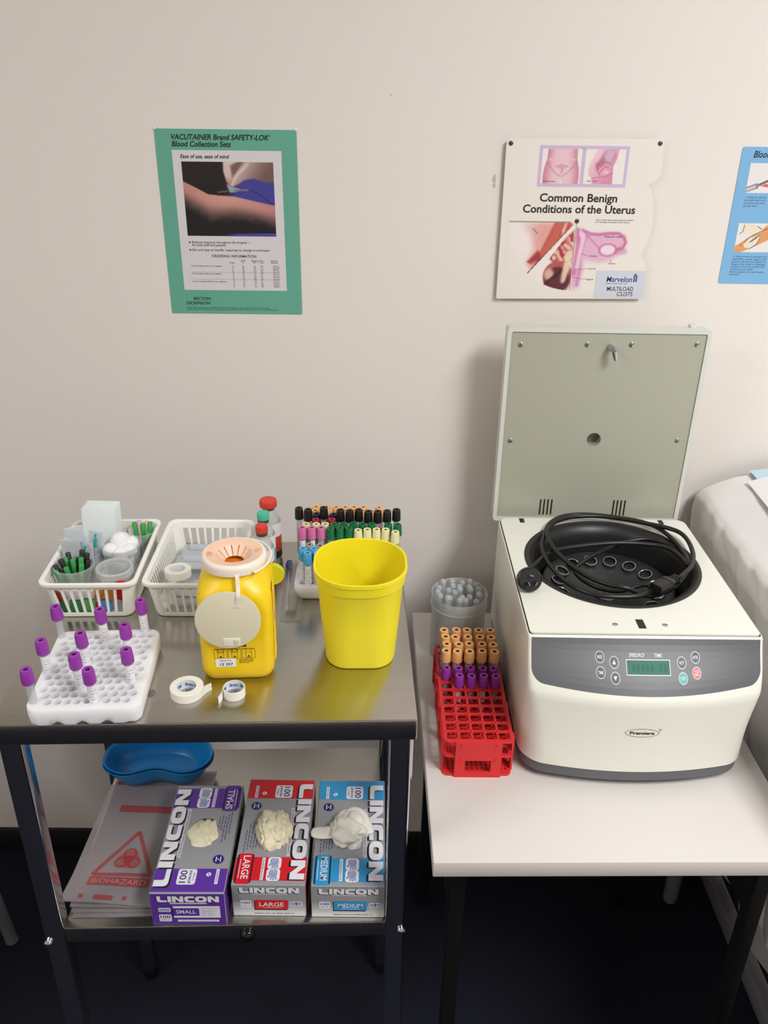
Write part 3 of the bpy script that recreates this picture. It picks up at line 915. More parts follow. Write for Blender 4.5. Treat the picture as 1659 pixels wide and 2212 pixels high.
paint('front_view_picture', up, wall_fn, 56 * mm, 178 * mm, 117.4 * mm, 228.4 * mm, 70, 58, front_view, 2)
def side_view(a, w):
    c = CREAM
    B = [(0.3, -0.05), (0.22, 0.16), (0.13, 0.42), (0.1, 0.6), (0.12, 0.74), (0.2, 0.85), (0.24, 1.05), (0.74, 1.05), (0.73, 0.7), (0.72, 0.5), (0.8, 0.25), (0.83, -0.05)]
    t = cover(a, w, B, 0.012)
    s = mixc((240, 204, 212), (216, 140, 170), sstep(0.1, 0.9, a * 0.7 + w * 0.4))
    s = mixc(s, (172, 96, 138), 0.75 * cover(a, w, [(0.5, 0.02), (0.36, 0.3), (0.27, 0.45), (0.3, 0.6), (0.4, 0.5), (0.5, 0.4), (0.66, 0.42), (0.74, 0.2), (0.72, 0.02)], 0.06))
    s = mixc(s, (220, 190, 208), 0.8 * cover(a, w, [(0.52, 0.02), (0.46, 0.2), (0.52, 0.34), (0.66, 0.38), (0.72, 0.15), (0.72, 0.02)], 0.05))
    for i, q in enumerate(([(0.3, 0.5), (0.4, 0.36)], [(0.34, 0.6), (0.48, 0.4)], [(0.4, 0.66), (0.52, 0.48), (0.6, 0.52)], [(0.3, 0.4), (0.34, 0.62), (0.4, 0.74)])):
        s = mixc(s, (196, 92, 128), 0.85 * sstep(0.022, 0.004, pdist(a, w, q, False)))
    s = mixc(s, (238, 202, 206), 0.8 * sstep(0.11, 0.04, math.hypot(a - 0.55, (w - 0.66) * 1.2)))
    s = mixc(s, (180, 96, 130), 0.7 * sstep(0.02, 0.004, pdist(a, w, [(0.2, 0.85), (0.4, 0.8), (0.55, 0.78), (0.72, 0.68)], False)))
    return mixc(c, s, t)
paint('side_view_picture', up, wall_fn, 123 * mm, 178.3 * mm, 185 * mm, 228.6 * mm, 70, 58, side_view, 2)
def dial_window(a, w):
    # a: 12..121 mm, w from top 121.5..12 mm
    u = 12 + 109 * a; v = 121.5 - 109.5 * w
    r = math.hypot(u - 120.4, v - 122.3)
    if r > 109.5 or u > 120.6: return (236, 228, 220)
    c = (240, 230, 226)
    ang = math.degrees(math.atan2(122.3 - v, 120.4 - u))   # 0 = left, 90 = down
    if ang < 49:
        pk = cover(u, v, [(30, 119), (108, 121), (116, 114), (58, 44), (44, 56), (54, 80), (48, 100)], 8)
        c = mixc(c, (228, 164, 158), pk * sstep(20, 70, u))
        c = mixc(c, (196, 84, 76), cover(u, v, [(86, 121), (110, 121), (116, 115), (74, 66), (60, 60), (70, 84)], 3))
        c = mixc(c, (198, 100, 84), cover(u, v, [(88, 119), (98, 121), (100, 114), (90, 90), (76, 66), (66, 68), (72, 82), (82, 98)], 1.5))
        c = mixc(c, (228, 180, 168), cover(u, v, [(102, 119), (106, 120), (103, 106), (99, 100), (98, 108)], 1.5))
        c = mixc(c, (170, 56, 62), cover(u, v, [(62, 76), (66, 72), (70, 62), (60, 48), (46, 58)], 3))
        c = mixc(c, (232, 176, 168), 0.8 * cover(u, v, [(58, 58), (62, 58), (54, 44), (46, 52)], 4))
    elif ang > 57 and ang < 91:
        k = noise.noise(Vector((u * 0.16, v * 0.16, 0.4))); k2 = math.sin(0.5 * u + 0.35 * v + 5 * noise.noise(Vector((u * 0.07, v * 0.07, 2))))
        reg = cover(u, v, [(118, 108), (120, 60), (112, 36), (86, 60), (78, 66), (96, 88)], 3)
        s = mixc((204, 120, 112), (232, 196, 176), 0.5 + 0.5 * k2)
        s = mixc(s, (172, 60, 66), sstep(0.05, 0.4, k))
        c = mixc(c, s, reg)
        d = math.hypot(u - 98, (v - 36)) - 24
        c = mixc(c, (184, 88, 86), sstep(1.5, -1.5, d))
        c = mixc(c, (96, 40, 48), sstep(-1, -8, d + 0.35 * (v - 36)))
        c = mixc(c, (226, 190, 176), 0.9 * sstep(11, 4, math.hypot(u - 84, (v - 38) * 0.8)))
        c = mixc(c, (62, 26, 34), 0.85 * sstep(4, 1.5, pdist(u, v, [(80, 24), (106, 46)], False)))
        c = mixc(c, (236, 214, 186), 0.9 * sstep(8, 3, pdist(u, v, [(114, 72), (112, 52), (106, 30)], False)) * sstep(100, 108, u))
    if abs(ang - 48.8) < 0.45: c = (60, 40, 40)
    if v > 119.0 and u < 108: c = mixc(c, (150, 140, 132), 0.8)  # shadow line along the top of the window, painted into the picture
    if u > 120.1: c = (96, 70, 70)
    return c
paint('dial_picture', up, wall_fn, 12 * mm, 12 * mm, 121 * mm, 121.5 * mm, 130, 130, dial_window, 1)
def womb(a, w):
    u = 121.2 + 101 * a; v = 113 - 108 * w
    c = (236, 228, 220)
    body = cover(u, v, [(120, 112), (128, 112), (138, 106), (150, 103), (168, 104), (190, 106), (206, 102), (212, 92), (208, 80), (196, 68), (186, 62), (168, 58), (150, 60), (140, 62), (140, 44), (136, 20), (126, 14), (120, 20)], 6)
    c = mixc(c, (226, 166, 198), 0.8 * body)
    c = mixc(c, (206, 118, 166), 0.85 * sstep(7, 1, pdist(u, v, [(123, 108), (128, 84), (126, 60), (124, 40)], False)))
    c = mixc(c, (196, 104, 156), 0.8 * sstep(4, 1, pdist(u, v, [(132, 108), (146, 103), (160, 102), (180, 104), (196, 104), (206, 98), (210, 90), (206, 82), (198, 80)], False)))
    c = mixc(c, (214, 140, 182), 0.9 * sstep(5, 1, pdist(u, v, [(142, 102), (136, 88), (132, 64), (134, 44), (132, 22)], False)))
    c = mixc(c, (240, 206, 222), 0.9 * sstep(6, 1, pdist(u, v, [(130, 104), (135, 96), (131, 72), (129, 50)], False)))
    c = mixc(c, (240, 220, 228), 0.95 * sstep(1.15, 0.75, math.hypot((u - 180) / 14, (v - 79) / 8)))
    c = mixc(c, (200, 120, 166), 0.8 * sstep(2.5, 0.8, abs(math.hypot((u - 180) / 15, (v - 78) / 9.5) - 1) * 12))
    c = mixc(c, (206, 126, 168), 0.8 * sstep(2, 0.5, pdist(u, v, [(142, 100), (158, 86), (166, 80)], False)))
    c = mixc(c, (182, 84, 128), 0.7 * sstep(7, 2, pdist(u, v, [(196, 76), (210, 76)], False)) * (0.5 + 0.5 * math.sin(u * 2.2)))
    return c
paint('anatomy_picture', up, wall_fn, 121.4 * mm, 5 * mm, 214 * mm, 113 * mm, 96, 100, womb, 1)
p = Print(wall_fn)
p.rect(161.6 * mm, 1.4 * mm, 243.2 * mm, 45.7 * mm, ink('sticker_grey', (208, 212, 220)), 3)
MB_, PU = ink('logo_blue', (38, 62, 140)), ink('logo_plum', (66, 56, 96))
p.text('Marvelon', 179.4 * mm, 27.6 * mm, 8.6 * mm, MB_, 4, 42 * mm, 0.012, 0.15)
for u in (223.6, 227.2):
    p.rrect(u * mm, 27.5 * mm, (u + 2.3) * mm, 36 * mm, 1.0 * mm, MB_, 4)
p.rect(222.6 * mm, 36.2 * mm, 230 * mm, 37.8 * mm, PU, 4); p.disc(226 * mm, 39.6 * mm, 1.6 * mm, PU, 4)
p.scribble(178.6 * mm, 24.3 * mm, 215 * mm, 1.3 * mm, GREYINK, 4, random.Random(2))
p.text('MULTILOAD', 182.0 * mm, 13.2 * mm, 6.4 * mm, PU, 4, 43.5 * mm, 0.014)
p.text('CU375', 199.6 * mm, 4.6 * mm, 6.6 * mm, PU, 4, 26 * mm, 0.012, 0.12)
p.obj('sticker', up)
p = Print(wall_fn)
BKB = ink('chart_black', (40, 34, 36))
p.text('Common Benign', 57.8 * mm, 151.6 * mm, 11.6 * mm, BKB, 2, 122.5 * mm, 0.022)
p.text('Conditions of the Uterus', 32.6 * mm, 134.6 * mm, 11.6 * mm, BKB, 2, 178.5 * mm, 0.022)
p.obj('title_lettering', up)
p = Print(wall_fn)
p.text('Turn inside dial to appropriate window', 150.8 * mm, 123.6 * mm, 2.2 * mm, BKB, 2, 60 * mm, 0, 0.2)
p.text('for viewing conditions of the uterus', 150.4 * mm, 120.2 * mm, 2.2 * mm, BKB, 2, 54.5 * mm, 0, 0.2)
for s, u, v, w in (('Fallopian tube', 167.5, 97.8, 27.5), ('Uterus', 146.9, 67.4, 12.2), ('Ovary', 179.1, 55.8, 11.8), ('Cervix', 147, 47.2, 12.6), ('Vagina', 144.9, 30.0, 12.6), ('Front view', 60.9, 180.2, 19), ('Side view', 128.5, 181.3, 17)):
    p.text(s, u * mm, v * mm, 2.7 * mm, BKB, 3, w * mm, 0, 0.15)
p.text('Ovary', 50.5 * mm, 109.4 * mm, 2.7 * mm, BKB, 3, 11.6 * mm, 0, 0.15, -0.75)
for q in ([(134, 72), (145, 68.4)], [(181, 64), (183.5, 58.6)], [(126, 47), (146, 48.2)], [(122, 34), (143.8, 31.4)], [(180, 104), (181, 100.8)]):
    p.line([(a * mm, c * mm) for a, c in q], 0.35 * mm, BKB, 3)
p.obj('caption_lettering', up)

# blue procedure poster cut off by the right border
bp_ = thing('poster', 'blue blood procedure poster with boxed drawings, far right on the wall', 'poster', (0.5595, -0.0012, 1.327), (0, -math.radians(0.2), 0))
BW, BH = 0.30, 0.2085
b = MB(); b.loft([[(q[0], 0.0012, q[1]) for q in rrect(BW, BH, 0.003, 3, BW / 2, BH / 2)], [(q[0], 0, q[1]) for q in rrect(BW, BH, 0.003, 3, BW / 2, BH / 2)]], mat('blue_poster_paper', (126, 180, 222), 0.35))
b.obj('sheet', bp_, 0)
PW = (232, 226, 226)
def needle(a, w):
    c = PW; a = a * 1.35
    c = mixc(c, (138, 132, 138), cover(a, w, [(0.0, 0.8), (0.38, 0.66), (0.44, 0.8), (0.42, 0.84), (0.0, 0.99)], 0.01))
    c = mixc(c, (206, 200, 206), cover(a, w, [(0.02, 0.84), (0.32, 0.73), (0.34, 0.82), (0.02, 0.95)], 0.02))
    c = mixc(c, (112, 104, 112), cover(a, w, [(0.4, 0.7), (0.82, 0.5), (0.86, 0.58), (0.44, 0.77)], 0.008))
    c = mixc(c, (96, 150, 70), cover(a, w, [(0.8, 0.54), (1.0, 0.4), (1.3, 0.3), (1.35, 0.5), (0.96, 0.58)], 0.01))
    c = mixc(c, (214, 96, 68), cover(a, w, [(0.5, 0.76), (0.68, 0.69), (0.86, 0.72), (0.8, 0.8), (0.66, 0.79)], 0.015))
    c = mixc(c, (220, 180, 96), cover(a, w, [(0.74, 0.72), (1.0, 0.7), (1.2, 0.7), (1.0, 0.78), (0.84, 0.81)], 0.02))
    return c
def bandage(a, w):
    c = PW; a = a * 1.35; g = (232, 222, 204)
    c = mixc(c, (222, 156, 100), cover(a, w, [(0.0, 0.8), (0.4, 0.52), (0.9, 0.2), (1.05, 0.04), (1.4, -0.05), (1.4, 0.3), (1.2, 0.56), (0.6, 0.86), (0.2, 1.02), (0.0, 1.0)], 0.012))
    c = mixc(c, g, cover(a, w, [(0.1, 0.02), (0.5, 0.0), (0.8, 0.14), (0.94, 0.26), (0.8, 0.3), (0.6, 0.4), (0.4, 0.34), (0.2, 0.36)], 0.012))
    c = mixc(c, g, cover(a, w, [(0.3, 0.72), (0.5, 0.5), (0.74, 0.44), (0.86, 0.46), (0.76, 0.72), (0.55, 0.86), (0.36, 0.84)], 0.012))
    for q in ([(0.1, 0.36), (0.2, 0.28), (0.22, 0.06)], [(0.45, 0.5), (0.6, 0.4), (0.94, 0.24), (1.1, 0.16)], [(0.3, 0.68), (0.46, 0.5)], [(0.5, 0.66), (0.84, 0.42)], [(0.56, 0.88), (0.8, 0.7), (0.86, 0.5)], [(0.7, 0.1), (0.86, 0.2)]):
        c = mixc(c, (96, 78, 70), 0.85 * sstep(0.02, 0.006, pdist(a, w, q, False)))
    c = mixc(c, (70, 46, 36), sstep(0.03, 0.012, pdist(a, w, [(0.56, 0.62), (0.74, 0.48)], False)))
    c = mixc(c, (120, 60, 40), sstep(0.03, 0.015, math.hypot(a - 0.22, w - 0.76)))
    return c
paint('needle_picture', bp_, wall_fn, 16.6 * mm, 141.2 * mm, 76 * mm, 185.2 * mm, 90, 66, needle, 1)
paint('bandage_picture', bp_, wall_fn, 15.7 * mm, 50.4 * mm, 76 * mm, 95.4 * mm, 90, 66, bandage, 1)
p = Print(wall_fn)
BT = ink('blue_poster_text', (58, 92, 124))
p.text('Blood', 18.7 * mm, 193.2 * mm, 9.4 * mm, ink('blue_poster_title', (24, 40, 54)), 1, 27 * mm, 0.02, 0.2)
p.obj('title_lettering', bp_)
p = Print(wall_fn)
for i, s in enumerate(('1  Holding the coloured', 'the needle shield in one', 'and remove the white', 'the other hand.')):
    p.text(s, (17.4 - 0.2 * i) * mm, (133.4 - 4.3 * i) * mm, 3.0 * mm, BT, 1, (34 if i < 3 else 22) * mm, 0.004, 0.2)
for i, s in enumerate(('5  When vacuum is exhausted and', 'blood flow ceases, apply a soft', 'pressure with the thumb against the', 'flange of the holder to disengage', 'stopper from the needle and', 'remove tube from holder.', 'If more samples are needed repeat', 'from step 4.')):
    p.text(s, (16.2 - 0.1 * i) * mm, (42.0 - 4.1 * i) * mm, 3.0 * mm, BT, 1, (56 if i not in (5, 7) else (38 if i == 5 else 17)) * mm, 0.004, 0.2)
p.obj('caption_lettering', bp_)

# scuffs left on the wall beside the chart
b = MB()
for u, v, r in ((0.1772, 1.4839, 0.004), (0.1776, 1.474, 0.003), (0.0127, 1.5992, 0.0014)):
    b.add([(u + r * (0.7 + 0.3 * math.sin(5 * k)) * math.cos(k * PI / 8), -0.0003, v + r * 1.5 * math.sin(k * PI / 8)) for k in range(16)], [tuple(range(16))], mat('wall_scuff', (196, 186, 176), 0.8))
o = b.obj('wall_scuff_marks', None, 0, False); structure(o, 'grey scuff marks on the wall left of the white chart')
b = MB(); b.xf = Matrix.Translation((0.4345, 0, 1.5168)) @ Matrix.Rotation(PI / 2, 4, 'X')
b.lathe([(0.0018, 0), (0.0018, 0.003), (0.0012, 0.004)], mat('grey_pin', (150, 146, 142), 0.4), 12, cap1=True)
tag(b.obj('wall_pin'), 'small grey pin in the wall right of the white chart', 'pin')

# ------------------------------------------------------------------ test tubes
ORD = ['first', 'second', 'third', 'fourth', 'fifth', 'sixth', 'seventh', 'eighth', 'ninth', 'tenth', 'eleventh', 'twelfth']
_T = {}
def tube_proto(key, cap_rgb, stop_rgb, L, r, cap_h, label):
    """a stoppered blood tube standing on its round end: tube, cap (stopper in its hole), paper label"""
    capm = mat('cap_' + key, cap_rgb, 0.42); stm = mat('stopper_' + key, stop_rgb, 0.6)
    root = thing('test_tube', '', 'test tube', (0, 0, 0))
    rt = r * 0.7
    b = MB()
    b.lathe([(0.0003, 0.0), (rt * 0.5, rt * 0.13), (rt * 0.87, rt * 0.5), (rt, rt), (rt, L - cap_h * 0.8), (rt * 0.82, L - cap_h * 0.8), (rt * 0.82, rt), (0.0003, rt * 0.4)], GLASS, 16)
    b.obj('tube', root, 40)
    b = MB()
    b.lathe([(rt * 0.9, L - cap_h), (r * 1.0, L - cap_h), (r * 1.03, L - cap_h + 0.001, 1), (r * 0.99, L - cap_h * 0.4, 1), (r * 0.92, L - 0.0012, 1), (r * 0.86, L), (r * 0.42, L), (r * 0.38, L - 0.0008)], capm, 28, rib=0.035)
    b.lathe([(r * 0.38, L - 0.0008), (r * 0.34, L - 0.006), (0.0002, L - 0.0065)], stm, 28)
    b.obj('cap', root, 38)
    if label:
        b = MB(); z0, z1 = rt * 1.4, L - cap_h - 0.003
        n = 12; loops = []
        pts = [(rt * 1.03 * math.cos(math.radians(-205 + 225 * k / n)), rt * 1.03 * math.sin(math.radians(-205 + 225 * k / n))) for k in range(n + 1)]
        v = [(x, y, z) for z in (z0, z1) for x, y in pts]
        b.add(v, [(k, k + 1, n + 2 + k, n + 1 + k) for k in range(n)], PAPER)
        rg = random.Random(len(key))
        for i in range(7):
            z = z0 + (z1 - z0) * (0.15 + 0.11 * i)
            for k in range(2, n - 2):
                if rg.random() < 0.5:
                    q = [(x * 1.01, y * 1.01) for x, y in (pts[k], pts[k + 1])]
                    b.add([(q[0][0], q[0][1], z), (q[1][0], q[1][1], z), (q[1][0], q[1][1], z + 0.0012), (q[0][0], q[0][1], z + 0.0012)], [(0, 1, 2, 3)], ink('label_print', (190, 182, 204)))
        b.obj('paper_label', root, 40, False)
    _T[(key, L, r, label)] = [root, True]
    return root

def put_tube(key, cap_rgb, stop_rgb, L, r, cap_h, label, x, y, z, text, group, spin=0.0, tilt=(0, 0)):
    k = (key, L, r, label)
    if k not in _T:
        o = tube_proto(key, cap_rgb, stop_rgb, L, r, cap_h, label)
    else:
        o = copy_tree(_T[k][0])
    o.location = (x, y, z); o.rotation_euler = (tilt[0], tilt[1], spin)
    o['label'] = text; o['group'] = group
    return o

PUR = ((152, 57, 168), (72, 34, 80)); ORA = ((244, 184, 118), (104, 44, 22)); BLA = ((22, 22, 22), (10, 10, 10))
PIN = ((216, 116, 172), (96, 30, 66)); GRN = ((18, 110, 66), (10, 60, 40)); CRE = ((236, 232, 176), (90, 84, 50))
BLU = ((82, 172, 222), (56, 132, 182)); PBL = ((134, 168, 208), (100, 130, 176)); GRY = ((160, 152, 146), (56, 52, 50))
RED = ((168, 28, 44), (90, 14, 26)); NAV = ((34, 36, 84), (20, 20, 48))

# ------------------------------------------------------------------ white foam tray with purple topped tubes
FOAM = mat('white_foam', (240, 237, 240), 0.8, sss=0.85)
def foam_tray(name, label, loc, rot, w, d, h, nx, ny, rad, wave, tubes=()):
    root = thing(name, label, 'tube rack', loc, rot)
    b = MB()
    lp = []
    N = 160
    out = rrect(w, d, 0.014, 12)
    peri = []
    for i in range(len(out)):
        a, c = out[i], out[(i + 1) % len(out)]
        m = max(1, int(math.hypot(c[0] - a[0], c[1] - a[1]) / 0.004))
        for k in range(m):
            peri.append((a[0] + (c[0] - a[0]) * k / m, a[1] + (c[1] - a[1]) * k / m))
    def base(p):
        if not wave: return 0.0
        s = 0.0
        if p[1] < -d / 2 + 0.02: s = max(0.0, math.sin((p[0] + w / 2) / w * PI * 9 + 0.4)) * 0.0055 * sstep(w / 2 - 0.004, w / 2 - 0.02, abs(p[0]))
        return s
    sc = lambda k, z: [(p[0] * k, p[1] * k, (base(p) if z is None else z)) for p in peri]
    b.loft([sc(0.955, None), [(p[0] * 0.985, p[1] * 0.985, base(p) + 0.002) for p in peri], sc(1.0, h * 0.5), sc(1.0, h - 0.0015), sc(0.99, h)], FOAM, True, False)
    # the pierced upper face: one square of foam around every well, staggered row by row
    px = (w - 0.018) / nx; py = (d - 0.018) / ny; X = (w - 0.018) / 2 + 0.25 * px; Y = (d - 0.018) / 2
    cells = []
    def foam_cell(x0, x1, y0, y1):
        cx, cy = (x0 + x1) / 2, (y0 + y1) / 2
        if any(math.hypot(cx - q[0], cy - q[1]) < rad + 0.0035 for q in tubes):      # a tube fills this place
            b.add([(x0, y0, h), (x1, y0, h), (x1, y1, h), (x0, y1, h)], [(0, 1, 2, 3)], FOAM); return
        inn = circle(rad, 16, cx, cy); ot = []
        for q in circle(1.0, 16):
            k = 1 / max(abs(q[0]), abs(q[1])); ot.append((cx + (x1 - x0) / 2 * q[0] * k, cy + (y1 - y0) / 2 * q[1] * k))
        b.ringfill(lift(ot, h), lift(inn, h), FOAM)
        b.loft([lift(inn, h), lift(circle(rad * 0.86, 16, cx, cy), h * 0.42 if wave else 0.0046)], FOAM, False, True)
        cells.append((cx, cy))
    for j in range(ny):
        off = px * 0.25 if j % 2 else -px * 0.25
        y0 = -Y + py * j; y1 = y0 + py; xs0 = -(w - 0.018) / 2 + off
        for i in range(nx):
            foam_cell(xs0 + px * i, xs0 + px * (i + 1), y0, y1)
        for q0, q1 in ((-X, xs0), (xs0 + px * nx, X)):
            if q1 - q0 > 1e-5: b.add([(q0, y0, h), (q1, y0, h), (q1, y1, h), (q0, y1, h)], [(0, 1, 2, 3)], FOAM)
    rim = [(p[0] * 0.99, p[1] * 0.99) for p in peri]
    b.ringfill(lift(rim, h), lift([(max(-X, min(X, p[0])), max(-Y, min(Y, p[1]))) for p in rim], h), FOAM)
    b.obj('tray', root, 40)
    return root, cells

FL, FR = (-0.342, -0.584, ZT), math.radians(4.0)
def to_world(x, y, loc, rot):
    return (loc[0] + x * math.cos(rot) - y * math.sin(rot), loc[1] + x * math.sin(rot) + y * math.cos(rot))
FP = [(-0.4029, -0.5276, 'standing in the back left corner of the white foam tray'), (-0.3458, -0.5316, 'at the foam tray back edge between the two corner tubes'),
      (-0.3004, -0.5113, 'standing in the back right corner of the white foam tray'), (-0.3057, -0.5666, 'just before the back right corner tube in the foam tray'),
      (-0.3537, -0.5843, 'in the middle of the white foam tray'), (-0.3954, -0.6014, 'at the left edge of the white foam tray, halfway along'),
      (-0.3478, -0.6288, 'left one of the close pair near the foam tray front'), (-0.3234, -0.6545, 'right one of the close pair at the foam tray front edge'),
      (-0.2904, -0.6177, 'at the right edge of the white foam tray, halfway along'), (-0.3923, -0.6583, 'standing in the front left corner of the white foam tray')]
FP = [(x * 1.006, y + 0.0065, s_) for x, y, s_ in FP]
_lc = [((x - FL[0]) * math.cos(FR) + (y - FL[1]) * math.sin(FR), -(x - FL[0]) * math.sin(FR) + (y - FL[1]) * math.cos(FR)) for x, y, s_ in FP]
ft, cells = foam_tray('foam_tube_tray', 'white foam tray full of round wells with ten purple topped tubes, front left of trolley', FL, FR, 0.13, 0.159, 0.025, 10, 12, 0.0049, True, _lc)
for i, (x, y, s) in enumerate(FP):
    c = (x, y)
    put_tube('purple', *PUR, 0.067, 0.0074, 0.0185, i not in (9, 0), c[0], c[1], ZT + 0.0046, 'purple capped tube ' + s, 'purple capped tubes in the foam tray', spin=0.4 * math.sin(i * 3.1), tilt=(0.02 * math.sin(i * 2.0), -0.03))

# ------------------------------------------------------------------ foam tray with tubes of every colour behind the yellow tub
F2, F2R = (-0.0435, -0.3045, ZT), math.radians(0.5)
f2, _c = foam_tray('foam_tube_tray', 'cream foam tray crowded with many coloured tubes behind the yellow tub', F2, F2R, 0.153, 0.165, 0.02, 11, 12, 0.0049, False)
def row(key, col, L, h, pts, name, where, lab=False):
    n = len(pts)
    for i, (x, y) in enumerate(pts):
        pos = ('leftmost' if i == 0 else 'rightmost' if i == n - 1 else ORD[i] + ' from the left')
        put_tube(key, *col, L, 0.0065, 0.0178, lab, x, y, ZT + h - L, '%s capped tube, %s %s' % (name, pos, where), '%s capped tubes in the tray behind the yellow tub' % name, spin=1.7 * i)
row('blue', BLU, 0.066, 0.0715, [(-0.1063, -0.3618), (-0.0908, -0.3614)], 'sky blue', 'of the back two by the yellow tub', True)
put_tube('blue', *BLU, 0.066, 0.0065, 0.0178, True, -0.0987, -0.3745, ZT + 0.0055, 'sky blue capped tube at the very front of the cream foam tray', 'sky blue capped tubes in the tray behind the yellow tub')
put_tube('pale_blue', *PBL, 0.066, 0.0065, 0.0178, False, -0.0842, -0.3755, ZT + 0.0055, 'pale greyish blue capped tube half hidden by the yellow tub rim', 'pale blue capped tube')
row('grey', GRY, 0.062, 0.066, [(-0.0989, -0.340), (-0.0833, -0.3426)], 'grey', 'of two behind the sky blue caps')
row('pink', PIN, 0.066, 0.0755, [(-0.1122, -0.3055), (-0.0978, -0.3051), (-0.0837, -0.3047)], 'pink', 'of the three pink caps', True)
row('cream', CRE, 0.066, 0.0735, [(-0.1072, -0.2904), (-0.0923, -0.29), (-0.0786, -0.2891)], 'cream', 'of three behind the pink caps')
row('green', GRN, 0.066, 0.0755, [(-0.0653, -0.2925), (-0.0508, -0.2918), (-0.0361, -0.2903), (-0.0225, -0.2915), (-0.0085, -0.2912), (0.0167, -0.2915), (0.0309, -0.2925)], 'dark green', 'of the back green row')
row('green', GRN, 0.066, 0.0755, [(-0.0697, -0.3062), (-0.0556, -0.3055), (-0.0420, -0.3050)], 'dark green', 'of three right of the pink caps')
row('cream', CRE, 0.066, 0.0735, [(-0.0284, -0.3077), (-0.0146, -0.3052), (-0.0008, -0.3045), (0.0128, -0.3047), (0.0273, -0.3117)], 'cream', 'of five over the yellow tub rim')
row('black', BLA, 0.082, 0.088, [(-0.12, -0.2658), (-0.1056, -0.2706), (-0.0822, -0.2633), (-0.0563, -0.2711), (-0.0423, -0.2727), (-0.0284, -0.2694), (-0.0137, -0.2741), (0.0006, -0.2737), (0.0150, -0.2719), (0.0293, -0.2672)], 'black', 'of the raised row of black caps')
row('red', RED, 0.066, 0.0735, [(-0.0938, -0.2755), (-0.0693, -0.2735)], 'dark red', 'of two between the black caps')
row('red', RED, 0.066, 0.060, [(-0.108, -0.2800), (-0.0560, -0.2800), (0.0045, -0.2810), (0.0180, -0.2810)], 'dark red', 'of the low ones under black caps')
row('navy', NAV, 0.066, 0.0745, [(-0.0938, -0.2585), (-0.0672, -0.2585)], 'navy blue', 'of two behind the dark red caps')
row('orange', ORA, 0.066, 0.0745, [(-0.1105, -0.2445), (-0.0970, -0.2455), (-0.0795, -0.2465), (-0.0519, -0.2455), (-0.0377, -0.2445), (-0.0234, -0.2445), (-0.009, -0.2455), (0.0052, -0.2445)], 'orange', 'of the row just behind black caps')
row('orange', ORA, 0.066, 0.0735, [(-0.0965, -0.2305), (-0.0798, -0.2300), (-0.0650, -0.2310), (-0.0508, -0.2310), (-0.0367, -0.2305), (-0.0222, -0.2300), (0.0025, -0.2305)], 'orange', 'of the rearmost row by the wall')

# ------------------------------------------------------------------ baskets
def basket(label, loc, rot):
    root = thing('plastic_basket', label, 'basket', loc, rot)
    bw, bd, tw, td, H = 0.108, 0.166, 0.124, 0.186, 0.062
    def ring(z, grow=0.0):
        k = z / H
        return rrect(bw + (tw - bw) * k + 2 * grow, bd + (td - bd) * k + 2 * grow, 0.014, 5)
    t = 0.0014
    b = MB()
    b.loft([lift(ring(0.001, -0.004), 0.0), lift(ring(0.0, -0.0005), 0.0015), lift(ring(0.008), 0.008), lift(ring(0.008, -t), 0.008), lift(ring(0.002, -t - 0.001), 0.0025)], WHITEPL, True, True)
    b.obj('base', root)
    b = MB()
    b.loft([lift(ring(0.05), 0.05), lift(ring(0.056), 0.056), lift(ring(0.056, 0.004), 0.0555), lift(ring(0.058, 0.0048), 0.058), lift(ring(0.06, 0.0042), 0.0612), lift(ring(0.06, 0.001), 0.062), lift(ring(0.058, -t), 0.0605), lift(ring(0.05, -t), 0.05)], WHITEPL, False, False, True)
    b.obj('rim', root)
    b = MB()
    def side(z, s, tpos):
        k = z / H; hw = (bw + (tw - bw) * k) / 2; hd = (bd + (td - bd) * k) / 2
        if s == 0: return (tpos * (hw - 0.0125), -hd)
        if s == 1: return (tpos * (hw - 0.0125), hd)
        if s == 2: return (-hw, tpos * (hd - 0.0125))
        return (hw, tpos * (hd - 0.0125))
    for s, n, fr in ((0, 9, 0.31), (1, 9, 0.31), (2, 18, 0.36), (3, 18, 0.36)):
        for i in range(n):
            c = -1 + 2 * i / (n - 1); hw_ = fr / (n - 1)
            q = []
            for z in (0.0065, 0.0515):
                a0 = side(z, s, c - hw_); a1 = side(z, s, c + hw_)
                nin = {0: (0, t), 1: (0, -t), 2: (t, 0), 3: (-t, 0)}[s]
                q += [(a0[0], a0[1], z), (a1[0], a1[1], z), (a1[0] + nin[0], a1[1] + nin[1], z), (a0[0] + nin[0], a0[1] + nin[1], z)]
            b.hexa(q, WHITEPL)
    # solid corners
    for cx, cy, a0 in ((1, 1, 0), (-1, 1, 90), (-1, -1, 180), (1, -1, 270)):
        for k in range(6):
            q = []
            for z in (0.0065, 0.0515):
                kk = z / H; w2 = (bw + (tw - bw) * kk) / 2; d2 = (bd + (td - bd) * kk) / 2
                for rr, aa in ((0.014, a0 + 15 * k), (0.014, a0 + 15 * (k + 1)), (0.014 - t, a0 + 15 * (k + 1)), (0.014 - t, a0 + 15 * k)):
                    q.append((cx * (w2 - 0.014) + rr * math.cos(math.radians(aa)), cy * (d2 - 0.014) + rr * math.sin(math.radians(aa)), z))
            b.hexa(q, WHITEPL)
    b.obj('slatted_sides', root)
    return root
B1, B1R = (-0.3955, -0.3555, ZT), math.radians(2.2)
B2, B2R = (-0.2545, -0.3525, ZT), math.radians(0.5)
basket('white slatted plastic basket holding cups of caps and cotton balls, back left of trolley', B1, B1R)
basket('white slatted plastic basket holding film packs and a tape roll, behind the yellow sharps bin', B2, B2R)

